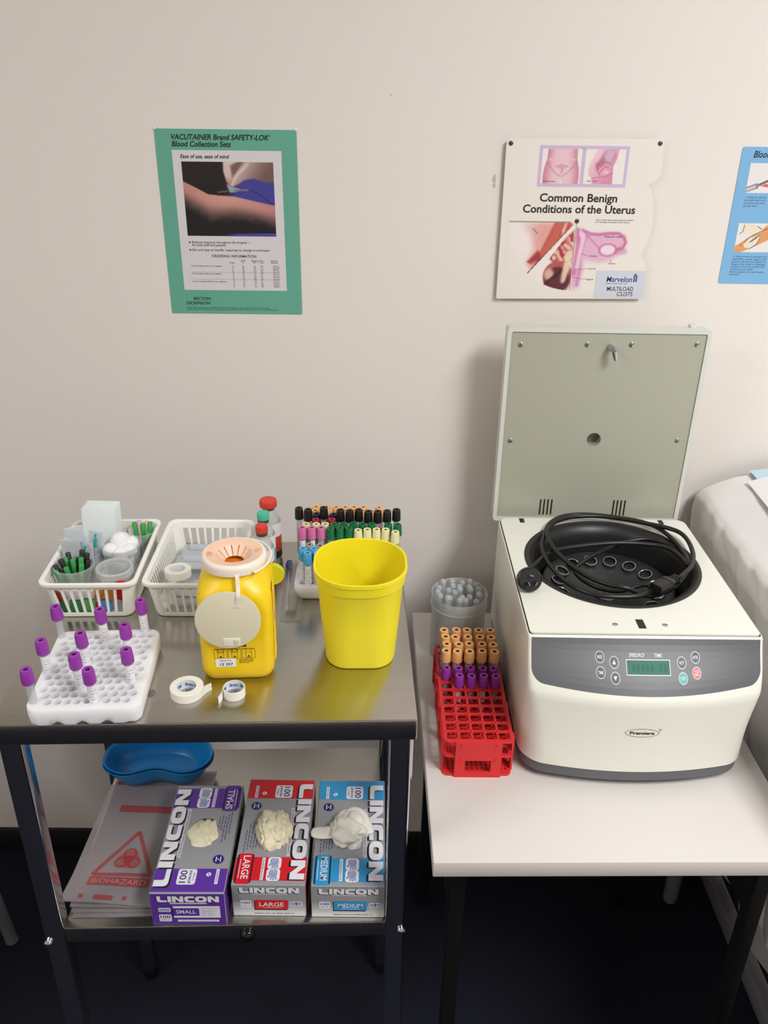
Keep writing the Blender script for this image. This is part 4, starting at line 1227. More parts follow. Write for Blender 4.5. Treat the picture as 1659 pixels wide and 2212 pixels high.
def cup(label, x, y, z, h, r0, r1, lid=False):
    root = thing('specimen_cup', label, 'cup', (x, y, z))
    b = MB(); t = 0.0008
    b.lathe([(0.0, 0.0), (r0 - 0.002, 0.0), (r0, 0.002), (r1, h - 0.002), (r1 + 0.0014, h - 0.002), (r1 + 0.0016, h - 0.0005), (r1, h), (r1 - t, h - 0.001), (r0 - t, 0.003), (0.0, 0.0022)], CLEAR, 32)
    b.obj('cup_body', root, 40)
    if lid:
        b = MB(); b.lathe([(r1 + 0.0005, h - 0.008), (r1 + 0.0022, h - 0.008), (r1 + 0.0026, h - 0.0005), (r1 + 0.001, h + 0.0012), (r1 - 0.0018, h + 0.0004), (r1 - 0.002, h - 0.002)], FROST, 32)
        b.obj('lid_ring', root, 40)
    return root
ZB = ZT + 0.0045
CUPS = {'A': (-0.4225, -0.4035), 'B': (-0.3655, -0.4065), 'C': (-0.3745, -0.341), 'D': (-0.425, -0.3535), 'E': (-0.3565, -0.2905)}
cup('clear cup bristling with green and black needle caps, front left in the basket', *CUPS['A'], ZT + 0.022, 0.043, 0.021, 0.0265)
cup('empty clear cup with a ring lid, front right in the basket', *CUPS['B'], ZB + 0.006, 0.052, 0.0195, 0.0235, True)
cup('clear cup heaped with white cotton balls in the left basket', *CUPS['C'], ZB + 0.002, 0.058, 0.022, 0.028)
cup('clear cup stuffed with syringe packets, back left in the basket', *CUPS['D'], ZB, 0.052, 0.0195, 0.0235)
cup('clear cup with green and pink caps in the back right corner of the left basket', *CUPS['E'], ZB, 0.055, 0.0165, 0.0185)

def cap_stick(name, label, group, col, p0, p1, r, m=None):
    d = (Vector(p1) - Vector(p0)); L = d.length
    root = MB()
    root.lathe([(r * 0.75, 0), (r * 0.8, L * 0.45), (r, L * 0.5), (r * 1.02, L - 0.001), (r * 0.8, L), (0.0, L)], m or mat('cap_plastic_' + name + str(col[0]), col, 0.45), 10, cap0=True)
    o = root.obj(name, None, 40)
    o.rotation_mode = 'QUATERNION'
    o.rotation_quaternion = Vector((0, 0, 1)).rotation_difference(d.normalized())
    o.location = p0
    return tag(o, label, 'needle cap', group)
cx, cy = CUPS['A']
GRC, BKC = (58, 156, 82), (32, 34, 32)
STK = [(-0.022, -0.006, BKC, 0.066), (-0.0195, -0.012, GRC, 0.061), (-0.013, 0.008, GRC, 0.07), (-0.011, 0.014, BKC, 0.074), (-0.012, -0.009, BKC, 0.0625), (-0.006, -0.011, GRC, 0.066),
       (-0.0005, 0.0, GRC, 0.072), (0.0005, -0.016, GRC, 0.056), (0.009, 0.010, BKC, 0.081), (0.010, 0.001, GRC, 0.0745), (0.012, -0.006, GRC, 0.069), (0.015, 0.010, BKC, 0.076), (0.018, 0.003, BKC, 0.07), (0.005, 0.005, BKC, 0.072), (-0.017, 0.003, BKC, 0.07)]
for i, (dx, dy, c, h) in enumerate(STK):
    g = c == GRC
    cap_stick('needle_cap', '%s needle cap standing in the clear cup at the front of the left basket' % ('green' if g else 'black'), '%s needle caps in the front cup' % ('green' if g else 'black'),
              c, (cx + dx * 0.5, cy + dy * 0.5, ZT + 0.026), (cx + dx * 1.12, cy + dy * 1.12, ZT + h), 0.0037)
cx, cy = CUPS['E']
for i, (dx, dy, c, h, nm) in enumerate([(-0.012, 0.004, (60, 168, 76), 0.07, 'green'), (0.002, 0.003, (60, 168, 76), 0.069, 'green'), (0.013, 0.004, (60, 168, 76), 0.071, 'green'), (0.010, -0.007, (60, 168, 76), 0.059, 'green'), (-0.005, 0.006, (214, 178, 194), 0.072, 'pale pink'), (0.007, 0.007, (214, 178, 194), 0.071, 'pale pink')]):
    cap_stick('needle_cap', '%s needle cap standing in the rear corner cup of the left basket' % nm, '%s needle caps in the rear cup' % nm, c, (cx + dx * 0.4, cy + dy * 0.4, ZB + 0.004), (cx + dx, cy + dy, ZT + h), 0.0036)
# cotton balls
cx, cy = CUPS['C']
COT = mat('cotton_wool', (244, 243, 244), 0.95, bump=0.5, bscale=300)
for i, (dx, dy, dz, r) in enumerate([(-0.0135, -0.009, 0.057, 0.0118), (0.002, -0.0125, 0.053, 0.0125), (0.013, -0.006, 0.0565, 0.0118), (-0.002, 0.006, 0.065, 0.0145), (0.012, 0.008, 0.06, 0.012), (-0.012, 0.01, 0.054, 0.012), (0.0, -0.002, 0.036, 0.017)]):
    b = MB(); sd_ = i * 3.7
    b.ball((0, 0, 0), r, COT, 22, 15, (1, 1, 0.9), lambda d: 1 + 0.12 * noise.noise(d * 2.2 + Vector((sd_, 0, 0))))
    o = b.obj('cotton_ball', None, 60, loc=(cx + dx, cy + dy, ZT + dz))
    tag(o, 'fluffy white cotton ball heaped in the clear cup of the left basket', 'cotton ball', 'cotton balls in the clear cup')
# syringe packets standing in the rear left cup
TEAL = mat('teal_plastic', (48, 160, 150), 0.35)
PKF = mat('packet_film', (212, 222, 228), 0.25, alpha=0.55, bump=0.6, bscale=90)
PKP = mat('packet_paper', (232, 234, 236), 0.6)
cx, cy = CUPS['D']
def packet(i, x, y, z, h, w, lean, turn, label, teal):
    root = thing('syringe_packet', label, 'syringe packet', (x, y, z), (lean, 0.12 * math.sin(i * 2.3), turn), 'syringe packets in the rear cup')
    b = MB()
    def f(u, v):
        return ((u - 0.5) * w, -0.0035 * math.sin(PI * u) * (0.4 + 0.6 * math.sin(PI * v)) - 0.0016 * noise.noise(Vector((u * 5, v * 6, i))), v * h)
    b.grid(10, 14, f, PKF); b.obj('film_front', root, 60, False)
    b = MB(); b.grid(6, 8, lambda u, v: ((u - 0.5) * w, 0.0012 + 0.0015 * noise.noise(Vector((u * 4, v * 4, i + 9))), v * h), PKP); b.obj('paper_back', root, 60, False)
    b = MB(); b.cyl((0, -0.0005, h * 0.12), (0, -0.0005, h * 0.62), 0.0034, mat('syringe_barrel', (206, 214, 220), 0.25, alpha=0.7), 12); b.obj('syringe_barrel', root)
    if teal:
        b = MB(); b.lathe([(0.0036, 0), (0.0036, 0.012), (0.0022, 0.014), (0.002, 0.02), (0.0, 0.0205)], TEAL, 12, (0, -0.0006, h * 0.6), True); b.obj('teal_hub', root)
    return root
packet(0, cx - 0.012, cy - 0.010, ZT + 0.02, 0.068, 0.026, math.radians(8), 0.15, 'crinkled syringe packet at the front of the cup behind the needle caps', False)
packet(1, cx + 0.004, cy - 0.008, ZT + 0.016, 0.063, 0.022, math.radians(4), -0.2, 'syringe packet with teal hub, right front in the rear left cup', True)
packet(2, cx - 0.004, cy + 0.004, ZT + 0.026, 0.068, 0.026, math.radians(-4), 0.35, 'syringe packet standing tallest, in the middle of the rear left cup', False)
packet(3, cx + 0.013, cy + 0.004, ZT + 0.024, 0.062, 0.022, math.radians(-6), -0.1, 'syringe packet with teal hub leaning beside the cotton balls', True)
# stack of gauze pads at the back
for i in range(4):
    b = MB(); b.prism(0, 0, 0.050, 0.0042, 0.0015, 0, 0.082, mat('gauze', (228, 234, 232), 0.85, bump=0.3, bscale=400), 0.001, 3)
    o = b.obj('gauze_pad', None, loc=(-0.4165 + 0.0012 * i, -0.3065 + 0.0052 * i, ZB + 0.012 + 0.0015 * i), rot=(math.radians(-8), 0, math.radians(2 - i)))
    tag(o, ['front pad of the white gauze stack at the back of the left basket', 'second gauze pad from the front of the stack in the left basket', 'third gauze pad from the front of the stack in the left basket', 'rearmost pad of the white gauze stack by the wall'][i], 'gauze pad', 'gauze pads in the left basket')
# coloured plaster wrappers showing through the front slots
WR = [(-0.044, -0.078, 0.0, (52, 132, 76), 'green', 0.02), (-0.025, -0.079, 0.0, (44, 142, 72), 'green', 0.019), (-0.006, -0.078, 0.0, (96, 168, 96), 'light green', 0.02), (0.004, -0.076, 0.0, (190, 46, 40), 'dark red', 0.012),
      (0.018, -0.078, 0.001, (84, 146, 206), 'blue', 0.018), (0.022, -0.0775, 0.02, (196, 130, 60), 'orange', 0.017), (0.010, -0.074, 0.0185, (206, 140, 56), 'amber', 0.018), (0.032, -0.075, 0.02, (216, 30, 28), 'bright red', 0.028), (-0.048, -0.078, 0.021, (176, 60, 50), 'brick red', 0.012)]
for i, (dx, dy, dz, c, nm, hh) in enumerate(WR):
    x, y = to_world(dx, dy, B1, B1R)
    b = MB(); b.prism(0, 0, 0.0165, 0.005, 0.001, 0, hh, mat('wrapper_' + nm.replace(' ', '_'), c, 0.35), 0.0008, 2)
    o = b.obj('plaster_wrapper', None, loc=(x, y, ZB + 0.001 + dz), rot=(math.radians(-6), math.radians((-8, 4, 3, 30, -6, 12, -10, 24, 14)[i]), 0.1 * math.sin(i * 2)))
    tag(o, '%s wrapper %s' % (nm, ('leftmost behind the front slots of the left basket', 'second from left behind the front slots of the left basket', 'in the middle behind the front slots of the left basket', 'low between the green and blue ones in the left basket', 'low behind the front slots of the left basket', 'above the blue one in the left basket', 'beside the white tissue in the left basket', 'poking up over the rim by the empty cup', 'in the front left corner of the left basket')[i]), 'wrapper', 'coloured wrappers in the left basket')
b = MB(); b.prism(0, 0, 0.05, 0.014, 0.004, 0, 0.012, mat('tissue', (236, 232, 232), 0.9, bump=0.6, bscale=120), 0.004, 4)
x, y = to_world(-0.022, -0.072, B1, B1R)
tag(b.obj('folded_tissue', None, loc=(x, y, ZB + 0.0235)), 'folded white tissue above the green wrappers in the left basket', 'tissue')

# ------------------------------------------------------------------ tape rolls
TAPE = mat('paper_tape', (240, 236, 224), 0.7); COREM = mat('card_core', (226, 230, 236), 0.6); BLUEINK = ink('tape_blue', (44, 88, 160))
def tape(label, loc, ro, ri, h, flap, rot=0.0, tilt=0.0, words=True):
    root = thing('tape_roll', label, 'tape roll', loc, (tilt, 0, rot))
    b = MB(); b.lathe([(ri + 0.0009, 0.0), (ro - 0.0005, 0.0), (ro, 0.0005), (ro, h - 0.0005), (ro - 0.0005, h), (ri + 0.0009, h)], TAPE, 48)
    b.loft([lift(circle(ri + 0.0009, 48), h), lift(circle(ri + 0.0009, 48), 0)], TAPE, False, False)
    tw_ = b.obj('tape_winding', root, 40)
    b = MB(); b.lathe([(ri, 0.0), (ri + 0.0009, 0.0), (ri + 0.0009, h), (ri, h)], COREM, 48); b.loft([lift(circle(ri, 48), h), lift(circle(ri, 48), 0)], COREM, False, False)
    core = b.obj('core', root, 40)
    if words:
        k = 1.0 / (ri - 0.0002)
        p = Print(lambda u, v, hh: ((ri - 0.0002 - hh) * math.sin(u * k), (ri - 0.0002 - hh) * math.cos(u * k), v))
        for a in (-1.35, -0.35, 0.65):
            p.text('3M' if a < -1 or a > 0 else 'Micropore', a * ri, h * 0.3, h * 0.4, BLUEINK, 1, ri * (0.5 if a < -1 or a > 0 else 0.85), 0.01)
        p.obj('core_lettering', core)
    if flap:
        fx, fy = flap
        a = math.atan2(fy, fx)
        b = MB(); t = Vector((-math.sin(a), math.cos(a), 0)) if fx < 0 else Vector((-math.sin(a), math.cos(a), 0))
        p0 = Vector((math.cos(a), math.sin(a), 0)) * ro
        pts = [p0 + t * (0.0028 * i) + Vector((math.cos(a), math.sin(a), 0)) * (0.00045 * i * i * 0.5) for i in range(6)]
        up_ = Vector((0, 0, 1))
        b.loft([[tuple(q), tuple(q + up_ * (h * (1 - 0.03 * i))), tuple(q + up_ * (h * (1 - 0.03 * i)) + p0.normalized() * 0.0003), tuple(q + p0.normalized() * 0.0003)] for i, q in enumerate(pts)], TAPE)
        b.obj('loose_end', tw_, 0)
    return root
tape('wide cream paper tape roll lying left in front of the yellow sharps bin', (-0.2295, -0.6025, ZT), 0.0202, 0.0115, 0.0122, (0.95, -0.2), 0.0)
tape('nearly used up paper tape roll lying right in front of the yellow sharps bin', (-0.1718, -0.6035, ZT), 0.0135, 0.0122, 0.0125, (-0.97, 0.05), 0.25)

# ------------------------------------------------------------------ film packs in the second basket
def film_pack(label, x, y, z, w, d, h, rot, seed, syringe=True):
    root = thing('syringe_pack', label, 'syringe pack', (x, y, z), rot, 'clear syringe packs in the right basket')
    b = MB()
    def f(u, v):
        e = (math.sin(PI * u) ** 0.6) * (math.sin(PI * v) ** 0.5)
        return ((u - 0.5) * w, (v - 0.5) * d, 0.0012 + h * e + 0.0022 * noise.noise(Vector((u * 4, v * 3, seed))) * (0.3 + e))
    b.grid(22, 12, f, FILM); b.obj('film', root, 60, False)
    b = MB(); b.box(-w / 2, w / 2, -d / 2, d / 2, 0, 0.0006, mat('pack_backing', (222, 226, 230), 0.4, alpha=0.45)); b.obj('backing', root, 0)
    if syringe:
        b = MB(); b.cyl((-w * 0.36, 0, h * 0.5), (w * 0.2, 0, h * 0.5), h * 0.36, mat('syringe_body', (206, 212, 222), 0.25, alpha=0.6), 14)
        b.cyl((w * 0.2, 0, h * 0.5), (w * 0.42, 0, h * 0.5), h * 0.16, BLKPL, 10)
        b.obj('syringe', root)
    p = Print(plane_fn((0, 0, h * 0.95), (1, 0, 0), (0, 1, 0), (0, 0, 1)))
    p.rect(w * 0.05, -d * 0.1, w * 0.22, d * 0.06, ink('pack_blue', (120, 140, 176)), 1)
    p.obj('printed_mark', root)
    return root
film_pack('clear syringe pack lying rearmost across the right basket', -0.2485, -0.300, ZT + 0.030, 0.094, 0.036, 0.013, 0.03, 1)
film_pack('clear syringe pack lying in the middle of the right basket', -0.2500, -0.340, ZT + 0.032, 0.096, 0.038, 0.014, -0.03, 5)
film_pack('clear syringe pack at the front of the right basket below the tape roll', -0.2440, -0.395, ZT + 0.020, 0.090, 0.040, 0.013, -0.1, 8)
film_pack('clear syringe pack on the floor of the right basket behind its front slots', -0.2500, -0.418, ZB, 0.088, 0.020, 0.014, 0.05, 12)
film_pack('clear syringe pack on the floor of the right basket, under the other packs', -0.2500, -0.345, ZB, 0.092, 0.09, 0.014, 0.02, 15, False)
tape('cream paper tape roll lying on the packs in the right basket', (-0.2825, -0.3895, ZT + 0.0395), 0.0187, 0.0108, 0.0115, None, 0.0, math.radians(-4), False)

# ------------------------------------------------------------------ culture bottles
GLB = mat('bottle_glass', (206, 210, 206), 0.12, alpha=0.4)
def bottle(label, x, y, r, h, cap, cr, band):
    root = thing('culture_bottle', label, 'bottle', (x, y, ZT), 0, 'culture bottles behind the sharps bin')
    b = MB(); b.lathe([(0, 0), (r - 0.002, 0), (r, 0.002), (r, h * 0.62), (r * 0.94, h * 0.68), (r * 0.6, h * 0.8), (r * 0.48, h * 0.84), (r * 0.48, h * 0.9)], GLB, 28)
    b.obj('glass', root, 40)
    b = MB(); b.lathe([(cr * 0.85, h * 0.885), (cr * 0.98, h * 0.89), (cr, h * 0.9), (cr, h - 0.003), (cr * 0.94, h - 0.0006), (0.0, h)], cap, 28); b.lathe([(r * 0.5, h * 0.84), (r * 0.52, h * 0.885), (0, h * 0.885)], mat('crimp_ring', (90, 96, 84), 0.4, 0.6), 24)
    b.obj('flip_cap', root, 40)
    n = 22; pts = [(1.015 * r * math.cos(math.radians(-200 + 250 * k / n)), 1.015 * r * math.sin(math.radians(-200 + 250 * k / n))) for k in range(n + 1)]
    b = MB()
    for z0, z1, m in ((0.004, h * 0.16, mat('label_black', (40, 38, 44), 0.5)), (h * 0.16, h * 0.42, band), (h * 0.42, h * 0.64, PAPER)):
        b.add([(p_[0], p_[1], z) for z in (z0, z1) for p_ in pts], [(k, k + 1, n + 2 + k, n + 1 + k) for k in range(n)], m)
    b.obj('paper_label', root, 40, False)
CRED = mat('cap_orange_red', (214, 62, 48), 0.45); CTEAL = mat('cap_mint', (78, 192, 160), 0.45)
bottle('tall culture bottle with wide red cap, rearmost of three by the wall', -0.1672, -0.262, 0.0180, 0.1, CRED, 0.0135, mat('band_orange', (206, 74, 44), 0.5))
bottle('culture bottle with mint green cap, middle of the three', -0.1695, -0.305, 0.0165, 0.1, CTEAL, 0.0092, mat('band_mint', (110, 184, 166), 0.5))
bottle('culture bottle with small red cap, front of the three behind the sharps bin', -0.1672, -0.3425, 0.0165, 0.098, CRED, 0.0092, mat('band_orange', (206, 74, 44), 0.5))

# ------------------------------------------------------------------ swab kit in a clear pouch, lying flat
sw = thing('swab_kit', 'culture swab and transport tube in a clear pouch right of the sharps bin', 'swab kit', (-0.1245, -0.362, ZT), math.radians(3))
def pouch(u, v, z0, hh):
    w = 0.031 - 0.002 * v
    e = math.sin(PI * min(max(u, 0), 1)) ** 0.5 * sstep(0.0, 0.08, v) * sstep(1.0, 0.92, v)
    return ((u - 0.5) * w + 0.0015, (v - 0.5) * 0.162, z0 + hh * e + 0.0012 * noise.noise(Vector((u * 6, v * 14, 3))) * e)
b = MB(); b.grid(14, 40, lambda u, v: pouch(u, v, 0.0008, 0.0105), FILM); b.grid(2, 2, lambda u, v: pouch(u, v, 0.0005, 0.0), FILM)
b.obj('pouch', sw, 60, False)
b = MB(); b.tube([(-0.0065, 0.073, 0.0055), (-0.0065, 0.06, 0.0055), (-0.0062, 0.0585, 0.0055), (-0.006, 0.045, 0.0055)], [0.0046, 0.0052, 0.0044, 0.004], mat('blue_swab_cap', (84, 104, 172), 0.45), 14)
cp = b.obj('swab_cap', sw)
b = MB(); b.cyl((-0.006, 0.045, 0.0055), (-0.0045, -0.05, 0.005), 0.00105, mat('swab_stick', (222, 214, 200), 0.6), 8); b.ball((-0.0044, -0.055, 0.005), 0.0025, COT, 10, 8, (1, 2.4, 1))
b.obj('swab_stick', sw)
b = MB(); b.tube([(0.004, 0.045, 0.0055), (0.0035, -0.058, 0.0055), (0.0034, -0.0635, 0.0055)], [0.0062, 0.0058, 0.003], GLASS, 16)
tb_ = b.obj('transport_tube', sw)
b = MB(); b.tube([(0.0037, -0.022, 0.0055), (0.0034, -0.056, 0.0055), (0.0034, -0.0625, 0.0055)], [0.0049, 0.005, 0.0025], mat('agar_gel', (188, 178, 122), 0.4, alpha=0.75), 14)
b.obj('gel', tb_)

# ------------------------------------------------------------------ yellow sharps bin
YEL = mat('sharps_yellow', (246, 206, 14), 0.38, sss=0.1); LIDW = mat('sharps_lid_plastic', (244, 230, 216), 0.35, sss=0.3)
PEACH = mat('sharps_lid_peach', (244, 206, 178), 0.4); DISC = mat('sharps_flap_plastic', (222, 214, 186), 0.42); ORG = mat('sharps_inside_orange', (240, 132, 12), 0.6)
sb = thing('sharps_bin', 'yellow sharps bin with pale round lid and hanging disc flap, middle of trolley', 'sharps bin', (-0.1735, -0.5325, ZT), math.radians(4))
bw = 0.0895
b = MB()
lv = [(0.0, 0.82, 0.013), (0.003, 0.92, 0.015), (0.011, 0.985, 0.014), (0.020, 1.0, 0.012), (0.10, 1.0, 0.012), (0.118, 0.998, 0.016), (0.127, 0.97, 0.026), (0.135, 0.90, 0.034), (0.139, 0.84, 0.036)]
b.loft([lift(rrect(bw * k, bw * k, r, 8), z) for z, k, r in lv] + [lift(rrect(bw * 0.8, bw * 0.8, bw * 0.4, 8), 0.145), lift(rrect(bw * 0.8, bw * 0.8, bw * 0.4, 8), 0.15)], YEL, True, False)
b.obj('bin_body', sb, 40)
# moulded recesses on the right flank
b = MB()
for z0, z1, s in ((0.086, 0.124, 1), (0.018, 0.07, -1)):
    xr = bw / 2 + 0.0004
    q = [(xr, -0.026, z1 if s > 0 else z0), (xr, -0.004, z1 if s > 0 else z0), (xr, -0.012, z0 if s > 0 else z1), (xr, -0.018, z0 if s > 0 else z1)]
    b.add(q + [(p_[0] + 0.0016, p_[1] * 0.9 - 0.002, p_[2] + (0.003 if p_[2] == min(z0, z1) else -0.003)) for p_ in q], [(0, 1, 5, 4), (1, 2, 6, 5), (2, 3, 7, 6), (3, 0, 4, 7), (4, 5, 6, 7)], YEL)
b.obj('flank_moulding', sb, 0)
b = MB(); b.xf = Matrix.Translation((bw / 2 - 0.001, 0.026, 0.113)) @ Matrix.Rotation(PI / 2, 4, 'X')
b.lathe([(0.0, -0.004), (0.014, -0.004), (0.015, -0.002), (0.015, 0.002), (0.014, 0.004), (0.0, 0.004)], mat('lime_tab', (206, 206, 24), 0.4), 24)
b.obj('side_tab', sb)
b = MB(); LR = 0.0387; LZ = 0.147
b.lathe([(LR * 0.95, LZ), (LR + 0.0006, LZ + 0.001), (LR + 0.001, LZ + 0.0095), (LR, LZ + 0.0128), (LR - 0.002, LZ + 0.0142), (LR - 0.004, LZ + 0.0142)], LIDW, 56)
b.lathe([(LR - 0.004, LZ + 0.0142), (0.0235, LZ + 0.0125), (0.0215, LZ + 0.0115)], PEACH, 56)
ldp = b.obj('bin_lid', sb, 45)
b = MB()
for k in range(14):   # the ring of sprung fingers around the drop hole
    a0 = 2 * PI * (k + 0.06) / 14; a1 = 2 * PI * (k + 0.94) / 14
    P4 = []
    for r, z in ((0.0218, LZ + 0.0116), (0.0118, LZ + 0.002)):
        P4 += [(r * math.cos(a0), r * math.sin(a0), z), (r * math.cos(a1), r * math.sin(a1), z)]
    b.add(P4 + [(p_[0], p_[1], p_[2] - 0.0008) for p_ in P4], [(0, 1, 3, 2), (4, 6, 7, 5), (0, 2, 6, 4), (1, 5, 7, 3), (2, 3, 7, 6)], PEACH)
b.obj('drop_fingers', ldp, 0)
b = MB(); b.lathe([(0.0222, LZ + 0.011), (0.0205, LZ - 0.004), (0.0, LZ - 0.0045)], ORG, 24)
b.obj('drop_hole', ldp, 0)
for x, y, rx, ry in ((0.029, 0.004, 0.0032, 0.004), (-0.029, -0.004, 0.0036, 0.0052)):
    b = MB(); b.loft([[(x + rx * 1.2 * math.cos(t), y + ry * 1.2 * math.sin(t), LZ + 0.0133) for t in [2 * PI * k / 20 for k in range(20)]], [(x + rx * math.cos(t), y + ry * math.sin(t), LZ + 0.0139) for t in [2 * PI * k / 20 for k in range(20)]]], mat('lid_peg_hole', (238, 176, 128), 0.5))
    b.obj('peg_hole', ldp)
b = MB(); hp = []
for k in range(25):
    a = math.radians(-52 + 172 * k / 24)
    hp.append(((LR + 0.006) * math.cos(a), (LR + 0.006) * math.sin(a), LZ + 0.005 + 0.004 * math.sin(PI * k / 24)))
hp = [((LR) * math.cos(math.radians(-52)), (LR) * math.sin(math.radians(-52)), LZ + 0.004)] + hp + [(LR * math.cos(math.radians(122)), LR * math.sin(math.radians(122)), LZ + 0.006)]
b.tube(hp, 0.0014, LIDW, 8)
b.cyl((LR * math.cos(0.7), LR * math.sin(0.7), LZ + 0.006), ((LR + 0.006) * math.cos(0.7), (LR + 0.006) * math.sin(0.7), LZ + 0.009), 0.001, LIDW, 8)
b.obj('carry_loop', ldp)
b = MB()
sp = [(0.006, -LR - 0.0006, LZ + 0.004), (0.0068, -LR - 0.0035, LZ + 0.001), (0.0072, -LR - 0.007, LZ - 0.008), (0.0075, -bw / 2 - 0.007, LZ - 0.017), (0.006, -bw / 2 - 0.0068, LZ - 0.026), (0.0035, -bw / 2 - 0.0066, LZ - 0.034)]
sp = smooth_path(sp, 5)
wv = [0.0038, 0.003] + [0.0023] * (len(sp) - 6) + [0.0026, 0.0032, 0.0045, 0.006]
b.loft([[(q.x - w_, q.y, q.z), (q.x + w_, q.y, q.z), (q.x + w_, q.y + 0.0011, q.z), (q.x - w_, q.y + 0.0011, q.z)] for q, w_ in zip(sp, wv)], LIDW)
b.obj('strap', sb, 40)
b = MB()
b.xf = Matrix.Translation((-0.0068, -bw / 2 - 0.0055, 0.0955)) @ Matrix.Rotation(math.radians(88), 4, 'X')
b.lathe([(0.0, -0.0012), (0.0378, -0.0012), (0.0392, -0.0004), (0.0392, 0.0008), (0.0378, 0.0014), (0.0, 0.0010)], DISC, 64)
fl = b.obj('disc_flap', sb, 40)
b = MB(); b.xf = Matrix.Translation((-0.0038, -bw / 2 - 0.0072, 0.0655)) @ Matrix.Rotation(math.radians(88), 4, 'X')
b.prism(0, 0, 0.021, 0.0105, 0.001, 0.0, 0.0016, mat('flap_catch', (232, 226, 206), 0.35), 0.0006, 3)
b.prism(0.0055, 0.0005, 0.006, 0.006, 0.0005, 0.0016, 0.0024, mat('flap_catch_inner', (204, 198, 172), 0.4), 0.0003, 2)
b.obj('flap_catch', fl)
ff = plane_fn((0, -bw / 2 - 0.0001, 0), (1, 0, 0), (0, 0, 1), (0, -1, 0))
SK = ink('sharps_print', (58, 46, 16))
p = Print(ff)
p.text('a', 0.0105, 0.0585, 0.0034, SK, 1, 0.0034, 0.03)
p.text('Waste', 0.0125, 0.0525, 0.0044, SK, 1, 0.021, 0.03, align='R')
for k, x in enumerate((-0.0275, -0.0105, 0.0065)):
    p.frame(x, 0.0352, x + 0.0158, 0.0502, 0.0004, SK, 1, 0.0005)
    cx = x + 0.0079
    p.line([(cx - 0.003, 0.0485), (cx - 0.0022, 0.0465), (cx - 0.004, 0.0455), (cx - 0.004, 0.044), (cx + 0.004, 0.044), (cx + 0.004, 0.0455), (cx + 0.0022, 0.0465), (cx + 0.003, 0.0485)], 0.0004, SK, 1)
    p.line([(cx - 0.0034, 0.044), (cx - 0.0036, 0.0366), (cx + 0.0036, 0.0366), (cx + 0.0034, 0.044)], 0.0004, SK, 1)
    p.poly([(cx - 0.0018, 0.0374), (cx + 0.0018, 0.0374), (cx, 0.0402)], SK, 1)
    if k < 2: p.ring(cx, 0.0472, 0.0044, 0.0005, SK, 1, 20, 0.0022)
    p.scribble(x + 0.001, 0.0486, x + 0.0145, 0.0009, SK, 1, random.Random(k))
for k in range(4):
    p.scribble(0.0022, 0.0332 - 0.0017 * k, (0.0195 if k < 3 else 0.014), 0.001, SK, 1, random.Random(k + 5))
p.rect(-0.0235, 0.1175, -0.0185, 0.1186, SK, 1)
p.obj('bin_lettering', sb)
p = Print(ff)
p.rrect(-0.0265, 0.0232, -0.0015, 0.0356, 0.0012, PAPER, 3)
p.text('Batch No', -0.0138, 0.0317, 0.0023, ink('label_grey', (70, 70, 74)), 4, 0.0135, 0.0, align='C')
p.text('12 257', -0.0132, 0.0254, 0.0036, BLACK, 4, 0.0158, 0.02, align='C')
p.obj('batch_sticker', sb)

# ------------------------------------------------------------------ yellow tub
TUB = mat('tub_yellow', (244, 226, 34), 0.42, sss=0.12)
tub = thing('plastic_tub', 'tall open bright yellow plastic tub, right end of the trolley', 'tub', (-0.0205, -0.5045, ZT), math.radians(1.5))
def trr(k, z):   # k 0 bottom .. 1 top
    w = 0.090 + (0.112 - 0.090) * k; r = 0.030 + 0.019 * k
    return lift(rrect(w, w * 1.03, r, 10), z)
H = 0.134
b = MB()
b.loft([lift(rrect(0.080, 0.083, 0.026, 10), 0.0), lift(rrect(0.087, 0.090, 0.028, 10), 0.0012), trr(0.0, 0.005), trr(0.45, 0.06), trr(0.84, 0.114), trr(0.86, 0.1145), lift([(q[0] * 1.03, q[1] * 1.03) for q in trr(0.88, 0)], 0.115), lift([(q[0] * 1.035, q[1] * 1.035) for q in trr(0.98, 0)], H - 0.006),
        lift([(q[0] * 1.05, q[1] * 1.05) for q in trr(1.0, 0)], H - 0.0055), lift([(q[0] * 1.05, q[1] * 1.05) for q in trr(1.0, 0)], H - 0.0005), lift([(q[0] * 1.035, q[1] * 1.035) for q in trr(1, 0)], H), lift([(q[0] * 1.0, q[1] * 1.0) for q in trr(1, 0)], H - 0.0006),
        lift([(q[0] * 0.985, q[1] * 0.985) for q in trr(0.8, 0)], 0.11), lift([(q[0] * 0.97, q[1] * 0.97) for q in trr(0.0, 0)], 0.006), lift(rrect(0.078, 0.08, 0.025, 10), 0.003)], TUB, True, True)
b.obj('tub_body', tub, 40)
b = MB(); b.lathe([(0.003, 0.0028), (0.003, 0.0038), (0.0, 0.0042)], TUB, 16); b.obj('moulding_gate', tub)

